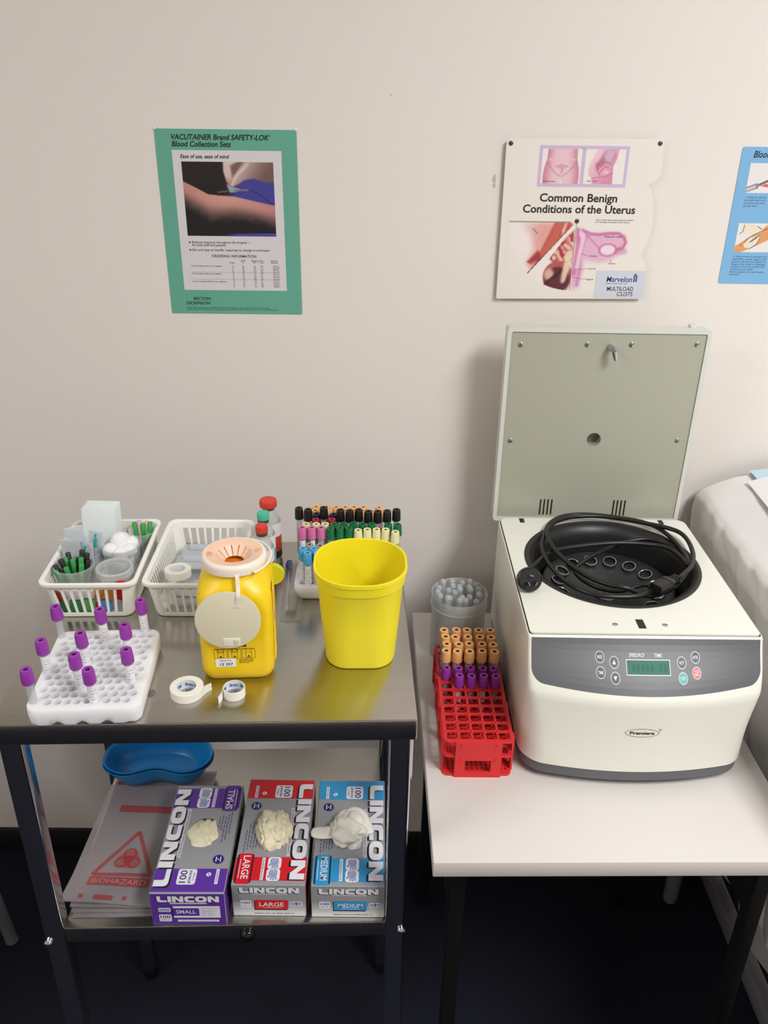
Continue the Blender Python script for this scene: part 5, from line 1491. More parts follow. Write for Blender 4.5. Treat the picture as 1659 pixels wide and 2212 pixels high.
# ------------------------------------------------------------------ canister of transfer pipettes
cn = thing('pipette_canister', 'clear round canister packed with soft transfer pipettes, behind the red rack', 'canister', (0.1415, -0.1985, TT))
b = MB(); b.lathe([(0, 0), (0.045, 0), (0.0462, 0.0015), (0.0462, 0.1), (0.0468, 0.1), (0.0478, 0.12), (0.0474, 0.1212), (0.0462, 0.1205), (0.045, 0.1), (0.045, 0.003), (0, 0.0025)], FROST, 48)
b.obj('canister_body', cn, 40)
b = MB(); b.lathe([(0.0464, 0.098), (0.0482, 0.0985), (0.0486, 0.1005), (0.0482, 0.1018), (0.0468, 0.1018)], FROST, 48)
b.obj('collar', cn, 40)
PIP = mat('pipette_plastic', (214, 218, 220), 0.22, alpha=0.32)
rp = random.Random(8)
spots = [(0.036 * math.cos(a), 0.036 * math.sin(a)) for a in [2 * PI * k / 14 + 0.1 for k in range(14)]] + [(0.022 * math.cos(a), 0.022 * math.sin(a)) for a in [2 * PI * k / 8 for k in range(8)]] + [(0.006, 0.004), (-0.008, -0.002)]
pp = None
for i, (x, y) in enumerate(spots):
    if pp is None:
        pp = thing('transfer_pipette', 'translucent round ended pipette standing in the clear canister behind the red rack', 'pipette', (0, 0, 0), 0, 'transfer pipettes in the canister')
        b = MB(); b.lathe([(0.0014, 0.0), (0.0018, 0.05), (0.0024, 0.075), (0.0052, 0.082), (0.0056, 0.114)], PIP, 12, cap0=True); b.obj('stem', pp, 50)
        b = MB(); b.lathe([(0.0056, 0.114), (0.0053, 0.117), (0.004, 0.1195), (0.002, 0.1208), (0.0, 0.1212)], mat('pipette_bulb', (216, 220, 222), 0.1, alpha=0.5), 14); b.obj('bulb', pp, 60)
        o = pp
    else:
        o = copy_tree(pp)
    o.location = (0.1415 + x, -0.1985 + y, TT + 0.004 + rp.uniform(0.0, 0.008)); o.rotation_euler = (rp.uniform(-0.05, 0.05), rp.uniform(-0.05, 0.05), rp.uniform(0, 6))

# ------------------------------------------------------------------ red rack
REDM = mat('rack_red', (222, 40, 44), 0.4)
rk = thing('tube_rack', 'red plastic sixty hole rack half filled with orange and purple tubes, left of the centrifuge', 'tube rack', (0.148, -0.387, TT), math.radians(0.3))
PX, PY, NXr, NYr = 0.0186, 0.0188, 5, 12
RW, RD = 0.1, 0.234
def rrp(x, y): return (x - (NXr - 1) / 2) * PX, -((y - (NYr - 1) / 2) * PY)      # row 0 at the back
def holed(z, th, name, hole):
    b = MB()
    def cell(x0, x1, y0, y1, hw, hd):
        cx, cy = (x0 + x1) / 2, (y0 + y1) / 2
        inn = rrect(hw, hd, 0.0028, 3, cx, cy); n = len(inn)
        ot = []
        for q in inn:
            a = math.atan2((q[1] - cy) / (hd / 2), (q[0] - cx) / (hw / 2)); c, s = math.cos(a), math.sin(a); k = 1 / max(abs(c), abs(s))
            ot.append((cx + (x1 - x0) / 2 * c * k, cy + (y1 - y0) / 2 * s * k))
        b.ringfill(lift(ot, z), lift(inn, z), REDM); b.ringfill(lift(ot, z - th), lift(inn, z - th), REDM)
        b.add(lift(inn, z) + lift(inn, z - th), [(k, (k + 1) % n, n + (k + 1) % n, n + k) for k in range(n)], REDM)
    for j in range(NYr):
        for i in range(NXr):
            cx, cy = rrp(i, j)
            cell(cx - PX / 2, cx + PX / 2, cy - PY / 2, cy + PY / 2, hole, hole)
    X, Y = NXr * PX / 2, NYr * PY / 2
    # border band
    o = rrect(RW, RD, 0.008, 5); 
    i_ = []
    for q in o:
        k = min(X / abs(q[0]) if q[0] else 9, Y / abs(q[1]) if q[1] else 9); c = (max(-X, min(X, q[0])), max(-Y, min(Y, q[1]))); i_.append(c)
    b.ringfill(lift(o, z), lift(i_, z), REDM); b.ringfill(lift(o, z - th), lift(i_, z - th), REDM)
    n = len(o); b.add(lift(o, z) + lift(o, z - th), [(k, (k + 1) % n, n + (k + 1) % n, n + k) for k in range(n)], REDM)
    return b.obj(name, rk, 30)
holed(0.064, 0.003, 'top_tray', 0.0155)
holed(0.038, 0.003, 'middle_tray', 0.0155)
b = MB(); b.prism(0, 0, RW, RD, 0.008, 0.0, 0.004, REDM, 0.001, 4)
for j in range(30):
    for i in range(13):
        b.box(-0.0425 + 0.007 * i, -0.0395 + 0.007 * i, -0.108 + 0.0073 * j, -0.1035 + 0.0073 * j, 0.004, 0.0046, mat('rack_red_dark', (158, 22, 26), 0.5))
b.obj('bottom_tray', rk, 30)
for s in (-1, 1):
    y = s * (RD / 2 + 0.0012)
    b = MB()
    w2, w1 = 0.033, 0.0335
    P_ = [(-w1, 0.0), (w1, 0.0), (w2, 0.0645), (-w2, 0.0645)]
    hx, h0, h1 = 0.0185, 0.010, 0.031
    out_ = [(-w1, 0.0), (w1, 0.0), (w2, 0.0645), (-w2, 0.0645)]; inn_ = [(-hx, h0), (hx, h0), (hx, h1), (-hx, h1)]
    for yy in (y - 0.0014, y + 0.0014):
        b.ringfill([(q[0], yy, q[1]) for q in out_], [(q[0], yy, q[1]) for q in inn_], REDM)
    for lp in (out_, inn_):
        b.add([(q[0], y - 0.0014, q[1]) for q in lp] + [(q[0], y + 0.0014, q[1]) for q in lp], [(k, (k + 1) % 4, 4 + (k + 1) % 4, 4 + k) for k in range(4)], REDM)
    for x in (-0.025, 0.025):
        for z in (0.033, 0.0585):
            b.cyl((x, y + s * 0.001, z), (x, y + s * 0.003, z), 0.0016, REDM, 10)
    b.obj('end_panel', rk, 0)
for s in (-1, 1):
    for yy in (-0.1, -0.034, 0.034, 0.1):
        b = MB(); b.box(s * (RW / 2 + 0.0005) - 0.0015, s * (RW / 2 + 0.0005) + 0.0015, yy - 0.006, yy + 0.006, 0.002, 0.0625, REDM); b.obj('side_post', rk, 0)
rx, ry, ra = 0.148, -0.387, math.radians(0.3)
for j in range(4):
    for i in range(5):
        x, y = rrp(i, j)
        jx = 0.0012 * math.sin(7.1 * i + 3.3 * j); xw, yw = rx + x + jx, ry + y
        put_tube('rack_orange', *ORA, 0.0975, 0.0081, 0.019, (i + j * 2) % 3 != 0, xw, yw, TT + 0.005, 'orange capped tube in the red rack, %s row, %s' % (('rearmost', 'second from the back', 'third from the back', 'front orange')[j], ('far left', 'second from left', 'middle', 'second from right', 'far right')[i]), 'orange capped tubes in the red rack', spin=i * 1.1 + j, tilt=(0.012 * math.sin(i * 3 + j), 0.014 * math.sin(i + 2 * j)))
for j, i0 in ((4, 0), (5, 1)):
    for i in range(i0, 5):
        x, y = rrp(i, j)
        xw, yw = rx + x + 0.001 * math.sin(5 * i + j), ry + y
        put_tube('rack_purple', *PUR, 0.078, 0.0075, 0.0195, i % 2 == 1, xw, yw, TT + 0.005, 'purple capped tube in the red rack, %s row, %s' % ('rear purple' if j == 4 else 'front purple', ('far left', 'second from left', 'middle', 'second from right', 'far right')[i]), 'purple capped tubes in the red rack', spin=i * 2.1 + j, tilt=(0.0, 0.02 * math.sin(i * 2 + j)))

# ------------------------------------------------------------------ lower shelf: glove boxes
LETT = {'L': (1.15, [[(0, 1), (.42, 1), (.42, .42), (.5, .32), (1.15, .32), (1.15, 0), (.26, 0), (.1, .06), (.02, .18), (0, .36)]]),
        'I': (.42, [[(0, 0), (.42, 0), (.42, 1), (0, 1)]]),
        'N': (1.3, [[(0, 0), (.4, 0), (.4, .55), (.86, 0), (1.3, 0), (1.3, 1), (.9, 1), (.9, .45), (.44, 1), (0, 1)]]),
        'C': (1.15, [[(1.15, 1), (.36, 1), (.14, .93), (.03, .76), (0, .5), (.03, .24), (.14, .07), (.36, 0), (1.15, 0), (1.15, .3), (.52, .3), (.44, .36), (.42, .5), (.44, .64), (.52, .7), (1.15, .7)]]),
        'O': (1.35, None)}
def brand(p, u, v, h, w, m, sh, layer, rot=0.0, off=(0.0, 0.0)):
    total = sum(LETT[c][0] for c in 'LINCON') + 0.5
    kx = w / total; c_, s_ = math.cos(rot), math.sin(rot)
    for (mm_, dx, dy, ly) in ((sh, off[0], off[1], layer), (m, 0, 0, layer + 1)):
        x = 0.0
        T = lambda q: (u + dx + q[0] * kx * c_ - q[1] * h * s_, v + dy + q[0] * kx * s_ + q[1] * h * c_)
        for ch in 'LINCON':
            wl, polys = LETT[ch]
            if polys:
                for P_ in polys: p.poly([T((x + a, b_)) for a, b_ in P_], mm_, ly)
            else:
                o = [(x + wl / 2 + a * wl, 0.5 + b_) for a, b_ in rrect(1.0, 1.0, 0.36, 5)]
                i_ = [(x + wl / 2 + a * 0.5, 0.5 + b_) for a, b_ in rrect(1.0, 0.4, 0.19, 5)]
                n = len(o); p.put([T(q) for q in o + i_], [(k, (k + 1) % n, n + (k + 1) % n, n + k) for k in range(n)], mm_, ly)
            x += wl + 0.1
LB, WB, HB = 0.198, 0.1015, 0.062
CARDG = mat('carton_grey', (152, 152, 156), 0.5); CWHITE = ink('carton_white', (232, 230, 238)); LILB = ink('icon_blue', (166, 172, 214)); NAVYI = ink('icon_navy', (44, 44, 110)); STARB = ink('star_blue', (30, 28, 110))
def glove_icon(p, T, u, v, s, layer):
    """a white rounded tile with a blue glove"""
    q = lambda pts: [T(u + a * s, v + b_ * s) for a, b_ in pts]
    p.poly(q(rrect(1.0, 0.92, 0.22, 4)), CWHITE, layer)
    hand = [(-.36, -.2), (-.2, -.26), (0.0, -.24), (.12, -.34), (.24, -.3), (.12, -.16), (.36, -.14), (.38, -.06), (.16, -.05), (.4, 0.02), (.4, .1), (.16, .08), (.36, .18), (.34, .26), (.1, .2), (-.1, .24), (-.36, .2)]
    p.poly(q([(a * 1.06, b_ * 1.1) for a, b_ in hand]), NAVYI, layer + 1)
    p.poly(q([(a * 0.98, b_ * 0.98) for a, b_ in hand]), LILB, layer + 2)
    p.poly(q(circle(0.13, 12, -0.02, 0.0)), NAVYI, layer + 3); p.poly(q(circle(0.11, 12, -0.02, 0.0)), LILB, layer + 4)
def glove_box(label, loc, rot, size, rgb, turned):
    CB = ink('carton_' + size.lower(), rgb)
    BOX = CB if size == 'SMALL' else CARDG
    t = thing('glove_box', label, 'glove box', loc, rot, 'glove boxes on the lower shelf')
    # landscape coordinates of the printed lid: s along the words, t up the letters
    if not turned:
        T = lambda s, r: (WB / 2 - r, -LB / 2 + s)
        ang = PI / 2
    else:
        T = lambda s, r: (-(WB / 2 - r), LB / 2 - s)
        ang = -PI / 2
    ox, oy = T(0.53 * LB, 0.45 * WB)
    hole = rrect(0.037, 0.054, 0.0178, 10, ox, oy)
    b = MB()
    b.loft([lift(rrect(WB - 0.001, LB - 0.001, 0.001, 2), 0), lift(rrect(WB, LB, 0.0012, 2), 0.0008), lift(rrect(WB, LB, 0.0012, 2), HB - 0.0012)], CARDG, True, False)
    an = sorted([math.atan2(q[1] - oy, q[0] - ox) % (2 * PI) for q in hole] + [math.atan2(q[1] - oy, q[0] - ox) % (2 * PI) for q in rrect(WB - 0.002, LB - 0.002, 0.001, 2)])
    an = [a for i, a in enumerate(an) if i == 0 or a - an[i - 1] > 1e-4]
    E0 = [ray_out(rrect(WB, LB, 0.0012, 2), ox, oy, a) for a in an]; E1 = [ray_out(rrect(WB - 0.002, LB - 0.002, 0.001, 2), ox, oy, a) for a in an]; Hh = [ray_out(hole, ox, oy, a) for a in an]
    b.loft([lift(E0, HB - 0.0012), lift(E1, HB), lift(Hh, HB), lift(Hh, HB - 0.0008)], CARDG, False, False)
    b.add([(-WB / 2 + 0.001, -LB / 2 + 0.001, HB - 0.03), (WB / 2 - 0.001, -LB / 2 + 0.001, HB - 0.03), (WB / 2 - 0.001, LB / 2 - 0.001, HB - 0.03), (-WB / 2 + 0.001, LB / 2 - 0.001, HB - 0.03)], [(0, 1, 2, 3)], mat('carton_inside', (176, 168, 150), 0.8))
    b.obj('carton', t, 30)
    top = lambda u, v, h: (u, v, HB + 0.0001 + h)
    p = Print(top)
    def R(s0, r0, s1, r1, m, ly):
        p.poly([T(s0 * LB, r0 * WB), T(s1 * LB, r0 * WB), T(s1 * LB, r1 * WB), T(s0 * LB, r1 * WB)], m, ly)
    R(0.012, 0.012, 0.205, 0.988, CB, 1); R(0.765, 0.012, 0.965, 0.988, CB, 1)
    DROP = ink('drop_black', (26, 24, 30))
    bu, bv = T(0.055 * LB, 0.775 * WB)
    d_ = (0.0024, -0.0026) if not turned else (-0.0030, -0.0014)
    brand(p, bu, bv, 0.20 * WB, 0.90 * LB, CWHITE, DROP, 3, ang, d_)
    R(0.30, 0.695, 0.755, 0.752, ink('carton_strip', (206, 202, 208)), 2)
    a, c = T(0.31 * LB, 0.708 * WB)
    p.text('POWDER FREE', a, c, 0.0026, ink('strip_' + size.lower(), mixc(rgb, (200, 150, 170), 0.4)), 3, 0.024, 0.01, rot=ang)
    a, c = T(0.44 * LB, 0.708 * WB)
    p.text('Latex Examination Gloves', a, c, 0.0028, ink('strip_grey', (96, 92, 104)), 3, 0.058, 0.01, 0.15, rot=ang)
    # "100 pieces by weight" tile
    cu, cv = T(0.135 * LB, 0.545 * WB)
    rr = rrect(0.026, 0.03, 0.004, 4)
    TT2 = lambda s, r: T(0.135 * LB + s, 0.545 * WB + r)
    p.poly([TT2(-b_ * 0.92, a * 1.06) if False else TT2(a * 1.0, b_ * 0.86) for a, b_ in rr], CWHITE, 4)
    for s_, r_, tx, h_, w_ in ((-0.010, 0.0005, '100', 0.0088, 0.0205), (-0.0105, -0.0058, 'pieces', 0.0042, 0.021), (-0.006, -0.0105, 'by Weight', 0.0026, 0.013)):
        a, c = TT2(s_, r_); p.text(tx, a, c, h_, NAVYI if tx != 'by Weight' else ink('icon_pale', (120, 120, 160)), 5, w_, 0.012, rot=ang)
    # starburst, roundel, barcode strip
    st = []
    for k in range(32):
        r_ = 0.0088 if k % 2 else 0.0068
        st.append(T(0.285 * LB + r_ * math.cos(2 * PI * k / 32), 0.165 * WB + r_ * math.sin(2 * PI * k / 32)))
    p.poly(st, STARB, 3)
    for r_, w_ in ((0.003, 0.0085), (0.0, 0.002), (-0.003, 0.0085)):
        p.poly([T(0.285 * LB - w_ / 2, 0.165 * WB + r_ - 0.0007), T(0.285 * LB + w_ / 2, 0.165 * WB + r_ - 0.0007), T(0.285 * LB + w_ / 2, 0.165 * WB + r_ + 0.0007), T(0.285 * LB - w_ / 2, 0.165 * WB + r_ + 0.0007)], CWHITE, 4)
    p.poly([T(0.155 * LB + 0.0034 * math.cos(k), 0.255 * WB + 0.0034 * math.sin(k)) for k in [2 * PI * i / 20 for i in range(20)]], CWHITE, 3)
    p.poly([T(0.155 * LB - 0.003, 0.255 * WB - 0.0014), T(0.155 * LB + 0.0026, 0.255 * WB + 0.0022), T(0.155 * LB + 0.003, 0.255 * WB + 0.0014), T(0.155 * LB - 0.0026, 0.255 * WB - 0.0022)], CB, 4)
    R(0.075, 0.115, 0.20, 0.16, CWHITE, 3); R(0.085, 0.128, 0.19, 0.147, ink('strip_faint', (176, 168, 200)), 4)
    # size flag
    R(0.745, 0.035, 0.985, 0.255, DROP, 3)
    dx = -0.004 if not turned else 0.004
    a0, c0 = T(0.735 * LB, 0.055 * WB); a1, c1 = T(0.995 * LB, 0.235 * WB)
    p.rect(min(a0, a1), min(c0, c1), max(a0, a1), max(c0, c1), CB, 4)
    a, c = T(0.755 * LB, 0.115 * WB); p.text(size, a, c, 0.0095, CWHITE, 5, 0.2 * LB, 0.01, rot=ang)
    R(0.785, 0.075, 0.95, 0.083, CWHITE, 5)
    # gloves
    for k, s_ in enumerate((0.818, 0.918)):
        glove_icon(p, lambda a, b_: T(a, b_), s_ * LB, 0.55 * WB, 0.0205, 4)
    R(0.772, 0.375, 0.962, 0.42, CWHITE, 4)
    a, c = T(0.785 * LB, 0.385 * WB); p.text('Ambidextrous', a, c, 0.0026, NAVYI, 5, 0.17 * LB, 0.006, rot=ang)
    # small print beside the opening
    for k, (r_, s0, s1) in enumerate(((0.125, 0.46, 0.70), (0.165, 0.44, 0.68), (0.205, 0.55, 0.70), (0.245, 0.57, 0.68), (0.085, 0.52, 0.72))):
        s_ = s0; rg = random.Random(k)
        while s_ < s1:
            w_ = rg.uniform(0.02, 0.05); R(s_, r_, min(s_ + w_, s1), r_ + 0.014, ink('small_print', (96, 96, 130)), 2); s_ += w_ + 0.008
    p.obj('lid_print', t)
    # front end
    fr = plane_fn((0, -LB / 2 - 0.0001, 0), (1, 0, 0), (0, 0, 1), (0, -1, 0))
    p = Print(fr); W2 = WB / 2
    if size == 'SMALL':
        p.rect(-W2 + 0.0008, 0.001, W2 - 0.0008, HB - 0.001, CB, 1)
        brand(p, -0.041, 0.0455, 0.0115, 0.084, CWHITE, DROP, 3, 0, (-0.0012, -0.001))
        p.rect(-0.024, 0.0415, 0.026, 0.0442, ink('carton_strip', (206, 202, 208)), 2)
        p.rect(-0.0205, 0.0145, 0.043, 0.0375, CWHITE, 2)
        p.rect(-0.0215, 0.0185, 0.0145, 0.0335, CB, 3); p.rect(-0.0228, 0.0178, -0.0212, 0.0325, DROP, 2)
        p.text('SMALL', -0.0035, 0.023, 0.0068, CWHITE, 4, 0.027, 0.012, align='C')
        for k in range(5):
            p.scribble(0.017, 0.033 - 0.0035 * k, 0.0415 - 0.002 * k, 0.0022, ink('faint_print', (190, 184, 206)), 3, random.Random(k))
        p.rect(-0.016, 0.0065, 0.0405, 0.0105, CWHITE, 2)
        p.scribble(-0.011, 0.0072, 0.037, 0.0022, ink('faint_print', (190, 184, 206)), 3, random.Random(9))
        for x in (-0.0365, -0.0285): glove_icon(p, lambda a, b_: (a, b_), x, 0.030, 0.0088, 2)
        p.rrect(-0.041, 0.007, -0.024, 0.021, 0.002, CWHITE, 2); p.text('100', -0.0325, 0.0135, 0.0054, NAVYI, 3, 0.0135, 0.01, align='C'); p.scribble(-0.038, 0.0095, -0.027, 0.0022, LILB, 3, random.Random(3))
    else:
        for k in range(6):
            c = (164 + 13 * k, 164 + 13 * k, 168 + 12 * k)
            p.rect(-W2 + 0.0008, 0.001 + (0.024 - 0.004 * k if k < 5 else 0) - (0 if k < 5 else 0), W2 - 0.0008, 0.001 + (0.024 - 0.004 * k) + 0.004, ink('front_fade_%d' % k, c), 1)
        brand(p, -0.040, 0.0465, 0.0105, 0.082, CWHITE, DROP, 3, 0, (-0.0012, -0.001))
        p.rect(-0.022, 0.043, 0.026, 0.0455, ink('carton_strip_pale', (198, 192, 198)), 2)
        p.rrect(-0.0395, 0.0175, -0.0245, 0.0315, 0.0015, CWHITE, 2); p.text('100', -0.032, 0.0245, 0.0048, NAVYI, 3, 0.0118, 0.008, align='C'); p.scribble(-0.0375, 0.0205, -0.027, 0.002, LILB, 3, random.Random(3))
        p.rect(-0.0208, 0.0125, 0.0245, 0.031, DROP, 2); p.rect(-0.0195, 0.0145, 0.0262, 0.0325, CB, 3)
        p.text(size, 0.0034, 0.0202, 0.0076, CWHITE, 4, 0.034, 0.014, align='C'); p.rect(-0.009, 0.0172, 0.0165, 0.0179, CWHITE, 4)
        for x in (0.0335, 0.0415): glove_icon(p, lambda a, b_: (a, b_), x, 0.0255, 0.0092, 2)
        p.scribble(-0.021, 0.005, 0.032, 0.0022, GREYINK, 2, random.Random(6)); p.rect(0.0335, 0.0045, 0.034, 0.0075, BLACK, 2)
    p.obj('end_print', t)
    # dark streaks printed on the long flanks
    for sx in (1, -1):
        p = Print(plane_fn((sx * (WB / 2 + 0.0001), 0, 0), (0, 1, 0), (0, 0, 1), (sx, 0, 0)))
        rg = random.Random(sx + 4)
        for k in range(24):
            y = -0.085 + 0.0068 * k; z = rg.uniform(0.03, 0.05)
            p.poly([(y, z), (y + 0.006, z + 0.001), (y + 0.016, z - 0.016), (y + 0.012, z - 0.017)], DROP, 1)
        p.rect(-LB / 2 + 0.002, 0.002, -LB * 0.3, HB - 0.002, CB, 1)
        p.obj('flank_print', t)
    return t, (ox, oy)
GLV = mat('latex_glove', (236, 226, 196), 0.55, sss=0.2); GLW = mat('white_glove', (234, 230, 218), 0.55, sss=0.2)
SM = (-0.2515, -0.5405, ZS); SMR = math.radians(0.6)
g1, o1 = glove_box('purple and grey SMALL glove box, leftmost of three on the lower shelf', SM, SMR, 'SMALL', (94, 50, 158), False)
LA = (-0.1425, -0.5255, ZS); g2, o2 = glove_box('red and grey LARGE glove box, middle one on the lower shelf', LA, 0.0, 'LARGE', (216, 24, 38), True)
ME = (-0.0335, -0.5265, ZS); g3, o3 = glove_box('blue and grey MEDIUM glove box, right one on the lower shelf', ME, 0.0, 'MEDIUM', (48, 150, 208), True)

def crumple(d, seed, amp, fr, dirx=0.9, diry=0.45):
    """soft folds: sharp creases between rounded ridges that run in one main direction"""
    v = Vector((seed, seed * 0.7, seed * 0.3))
    w1 = noise.noise(d * 1.3 + v); w2 = noise.noise(d * 2.3 + v * 1.7)
    a = abs(math.sin(fr * (dirx * d.x + diry * d.y + 0.35 * d.z + 0.55 * w1)))
    b_ = abs(math.sin(fr * 0.55 * (diry * d.x - dirx * d.y + 0.8 * w2) + seed))
    return 1 + amp * (0.65 * math.sqrt(a) + 0.35 * math.sqrt(b_) - 0.6) + 0.22 * w1
def world_of(loc, rot, q, dz): 
    x, y = to_world(q[0], q[1], loc, rot); return (x, y, loc[2] + HB + dz)
b = MB(); b.ball((0, 0, 0), 1.0, GLV, 60, 40, (0.0235, 0.0335, 0.0125), lambda d: crumple(d, 2.0, 0.42, 5.0))
tag(b.obj('folded_glove', None, 75, loc=world_of(SM, SMR, o1, -0.0088)), 'cream glove lying crumpled in the opening of the purple box', 'glove')
b = MB(); b.ball((0, 0, 0), 1.0, GLV, 56, 34, (0.0235, 0.031, 0.018), lambda d: crumple(d, 7.3, 0.42, 8.5, 0.95, 0.3))
tag(b.obj('bunched_glove', None, 75, loc=world_of(LA, 0, (o2[0] + 0.0015, o2[1] - 0.001), 0.0035)), 'cream glove bunched up out of the red box opening', 'glove')
gl = thing('pulled_glove', 'white glove half pulled out of the blue box with one finger to the left', 'glove', world_of(ME, 0, o3, 0.0))
b = MB()
b.ball((0.003, -0.004, 0.008), 1.0, GLW, 60, 40, (0.0245, 0.027, 0.0175), lambda d: crumple(d, 4.4, 0.6, 3.6, 0.6, 0.8))
b.obj('palm', gl, 75)
def finger(pts, w, th, name):
    b = MB(); P_ = smooth_path(pts, 5); loops = []
    n = len(P_)
    for i, q in enumerate(P_):
        tt = i / (n - 1); k = w * (1.0 - 0.12 * tt) * (math.sqrt(max(0.0, 1 - ((tt - 0.72) / 0.28) ** 2)) if tt > 0.72 else 1.0) + 0.0004
        dx = (P_[min(i + 1, n - 1)] - P_[max(i - 1, 0)]).normalized(); s_ = Vector((-dx.y, dx.x, 0)).normalized(); u_ = dx.cross(s_)
        loops.append([tuple(q + s_ * (k * math.cos(2 * PI * j / 14)) + u_ * (min(th, k) * math.sin(2 * PI * j / 14))) for j in range(14)])
    b.loft(loops, GLW); b.obj(name, gl, 60)
finger([(-0.010, -0.006, 0.008), (-0.022, -0.0068, 0.008), (-0.036, -0.0062, 0.006), (-0.052, -0.004, 0.005)], 0.0115, 0.0042, 'glove_finger')
finger([(0.004, 0.010, 0.016), (0.008, 0.022, 0.018), (0.020, 0.016, 0.019), (0.031, -0.006, 0.013), (0.0335, -0.012, 0.010)], 0.0095, 0.0045, 'glove_thumb')
finger([(-0.006, 0.006, 0.018), (-0.004, 0.020, 0.014), (0.004, 0.027, 0.010), (0.012, 0.024, 0.008)], 0.0095, 0.0045, 'glove_finger')

# ------------------------------------------------------------------ specimen bags and kidney dishes
BAGM = mat('bag_film', (168, 160, 162), 0.3, alpha=0.5, bump=0.3, bscale=40)
REDP = mat('bag_red_print', (180, 60, 64), 0.4, alpha=0.6)
REDE = mat('bag_red_edge', (150, 26, 48), 0.45)
rb = random.Random(3)
def bag(i, label, x0, y0, w, d, z, rot, full):
    t = thing('specimen_bag', label, 'bag', (x0, y0, z), rot, 'stacked specimen bags under the purple box')
    def f(u, v):
        c = 0.0055 * sstep(0.25, 0.0, v) * sstep(0.9, 0.2, u) if i == 4 else 0.0
        return (u * w, v * d, 0.0022 + c + 0.0011 * noise.noise(Vector((u * 4, v * 5, i * 3.0))))
    b = MB(); b.grid(14, 18, f, BAGM)
    b.grid(14, 18, lambda u, v: tuple(Vector(f(u, v)) - Vector((0, 0, 0.0016))), BAGM)
    b.obj('film', t, 60, False)
    fn = lambda u, v, h: tuple(Vector(f(u / w, v / d)) + Vector((0, 0, 0.0002 + h)))
    p = Print(fn)
    def grd(u0, v0, u1, v1, m):
        for a in range(6):
            for c in range(4):
                p.rect(u0 + (u1 - u0) * a / 6, v0 + (v1 - v0) * c / 4, u0 + (u1 - u0) * (a + 1) / 6, v0 + (v1 - v0) * (c + 1) / 4, m, 1)
    if full:
        grd(0.03, 0.168, 0.12, 0.182, REDP)
        A_t, B_t, C_t = (0.028, 0.050), (0.074, 0.130), (0.112, 0.052)
        L = 0.006
        for q0, q1 in ((A_t, B_t), (B_t, C_t), (C_t, A_t)):
            for k in range(8):
                a = (q0[0] + (q1[0] - q0[0]) * k / 8, q0[1] + (q1[1] - q0[1]) * k / 8); c = (q0[0] + (q1[0] - q0[0]) * (k + 1) / 8, q0[1] + (q1[1] - q0[1]) * (k + 1) / 8)
                p.line([a, c], L, REDP, 1)
        cx, cy = 0.072, 0.078
        for k in range(3):
            a = PI / 2 + 2 * PI * k / 3
            p.ring(cx + 0.0105 * math.cos(a), cy + 0.0105 * math.sin(a), 0.0105, 0.0042, REDP, 2, 24)
        p.ring(cx, cy, 0.0075, 0.003, REDP, 3, 20); p.disc(cx, cy, 0.016, mat('bag_red_faint', (186, 84, 88), 0.4, alpha=0.5), 1)
        grd(0.026, 0.030, 0.114, 0.046, REDP)
        p.text('BIOHAZARD', 0.070, 0.0335, 0.009, mat('bag_print_pale', (186, 120, 122), 0.4), 3, 0.078, 0.01, align='C')
        p.rect(0.022, 0.006, 0.029, 0.013, REDP, 1); grd(0.044, 0.004, 0.071, 0.0125, REDP); p.rect(0.084, 0.006, 0.09, 0.013, REDP, 1)
    else:
        for k in range(12):
            p.rect(0.001, d * (0.1 + 0.07 * k), 0.012, d * (0.1 + 0.07 * (k + 1)), REDE, 1); p.rect(0.012, d * (0.1 + 0.07 * k), 0.06, d * (0.1 + 0.07 * (k + 1)), mat('bag_red_tint', (176, 120, 126), 0.4, alpha=0.6), 1)
    p.obj('printed_sign', t)
ys = -0.632
bag(0, 'lowest grey film bag of the stack on the left of the lower shelf', -0.4155, ys, 0.158, 0.262, ZS, math.radians(2.5), False)
bag(1, 'film bag second from the bottom of the stack on the lower shelf', -0.4175, ys + 0.006, 0.158, 0.262, ZS + 0.0035, math.radians(1.5), False)
bag(2, 'red edged film bag in the middle of the stack on the lower shelf', -0.4185, ys + 0.012, 0.158, 0.262, ZS + 0.007, math.radians(0.5), False)
bag(3, 'red edged film bag just below the top one on the lower shelf', -0.4205, ys + 0.010, 0.158, 0.264, ZS + 0.0105, math.radians(-0.4), False)
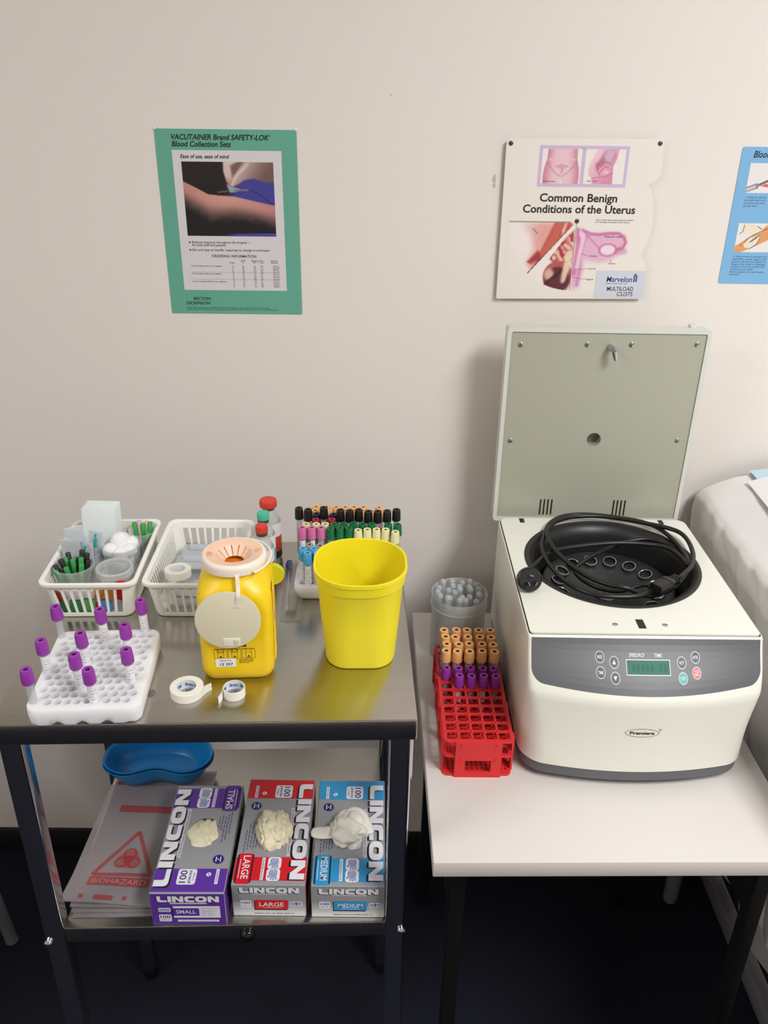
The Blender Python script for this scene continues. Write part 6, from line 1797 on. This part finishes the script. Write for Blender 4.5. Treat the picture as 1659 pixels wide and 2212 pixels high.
bag(4, 'topmost clear bag printed with a red warning triangle, left of the purple box', -0.4335, ys + 0.012, 0.160, 0.225, ZS + 0.014, math.radians(-2.0), True)
KID = mat('kidney_blue', (24, 128, 196), 0.3)
def kidney(label, x, y, z, k):
    def outline(s, z_):
        pts = []
        for i in range(64):
            a = 2 * PI * i / 64
            px = 0.083 * s * math.copysign(abs(math.cos(a)) ** 0.85, math.cos(a)); py = 0.043 * s * math.copysign(abs(math.sin(a)) ** 0.9, math.sin(a))
            q = px / 0.083
            py += 0.010 * (1 - min(q * q, 1.2)) if math.sin(a) > 0 else 0.019 * math.exp(-((q + 0.0) / 0.42) ** 2) - 0.002
            pts.append((px * k, py * k, z_))
        return pts
    b = MB()
    b.loft([outline(0.66, 0.0), outline(0.72, 0.002), outline(0.86, 0.018), outline(0.97, 0.038), outline(1.02, 0.0385), outline(1.03, 0.040), outline(1.02, 0.0418), outline(0.985, 0.041), outline(0.955, 0.037), outline(0.845, 0.018), outline(0.70, 0.0035), outline(0.64, 0.002)], KID)
    return tag(b.obj('kidney_dish', None, 50, loc=(x, y, z), rot=(math.radians(3), 0, math.radians(3))), label, 'kidney dish', 'blue kidney dishes')
kidney('lower blue kidney dish resting on the film bags, its rim just below the other', -0.349, -0.376, ZS + 0.0185, 1.04)
kidney('upper blue kidney dish nested in another on the lower shelf', -0.349, -0.376, ZS + 0.0245, 1.025)

# ------------------------------------------------------------------ white disc with red stripe hanging between trolley and table
hd_ = thing('hanging_tag', 'white rounded tag with a red stripe hanging between trolley and white table', 'tag', (0.0515, -0.50, 0.775))
b = MB(); b.loft([[(0.0, q[0], q[1]) for q in rrect(0.05, 0.11, 0.024, 8)], [(0.0025, q[0], q[1]) for q in rrect(0.05, 0.11, 0.024, 8)]], mat('tag_white', (220, 220, 222), 0.4))
b.obj('tag_plate', hd_)
p = Print(plane_fn((-0.0001, 0, 0), (0, -1, 0), (0, 0, 1), (-1, 0, 0)))
p.rect(-0.012, -0.015, 0.012, 0.05, ink('tag_red', (190, 36, 40)), 1)
p.obj('red_stripe', hd_)
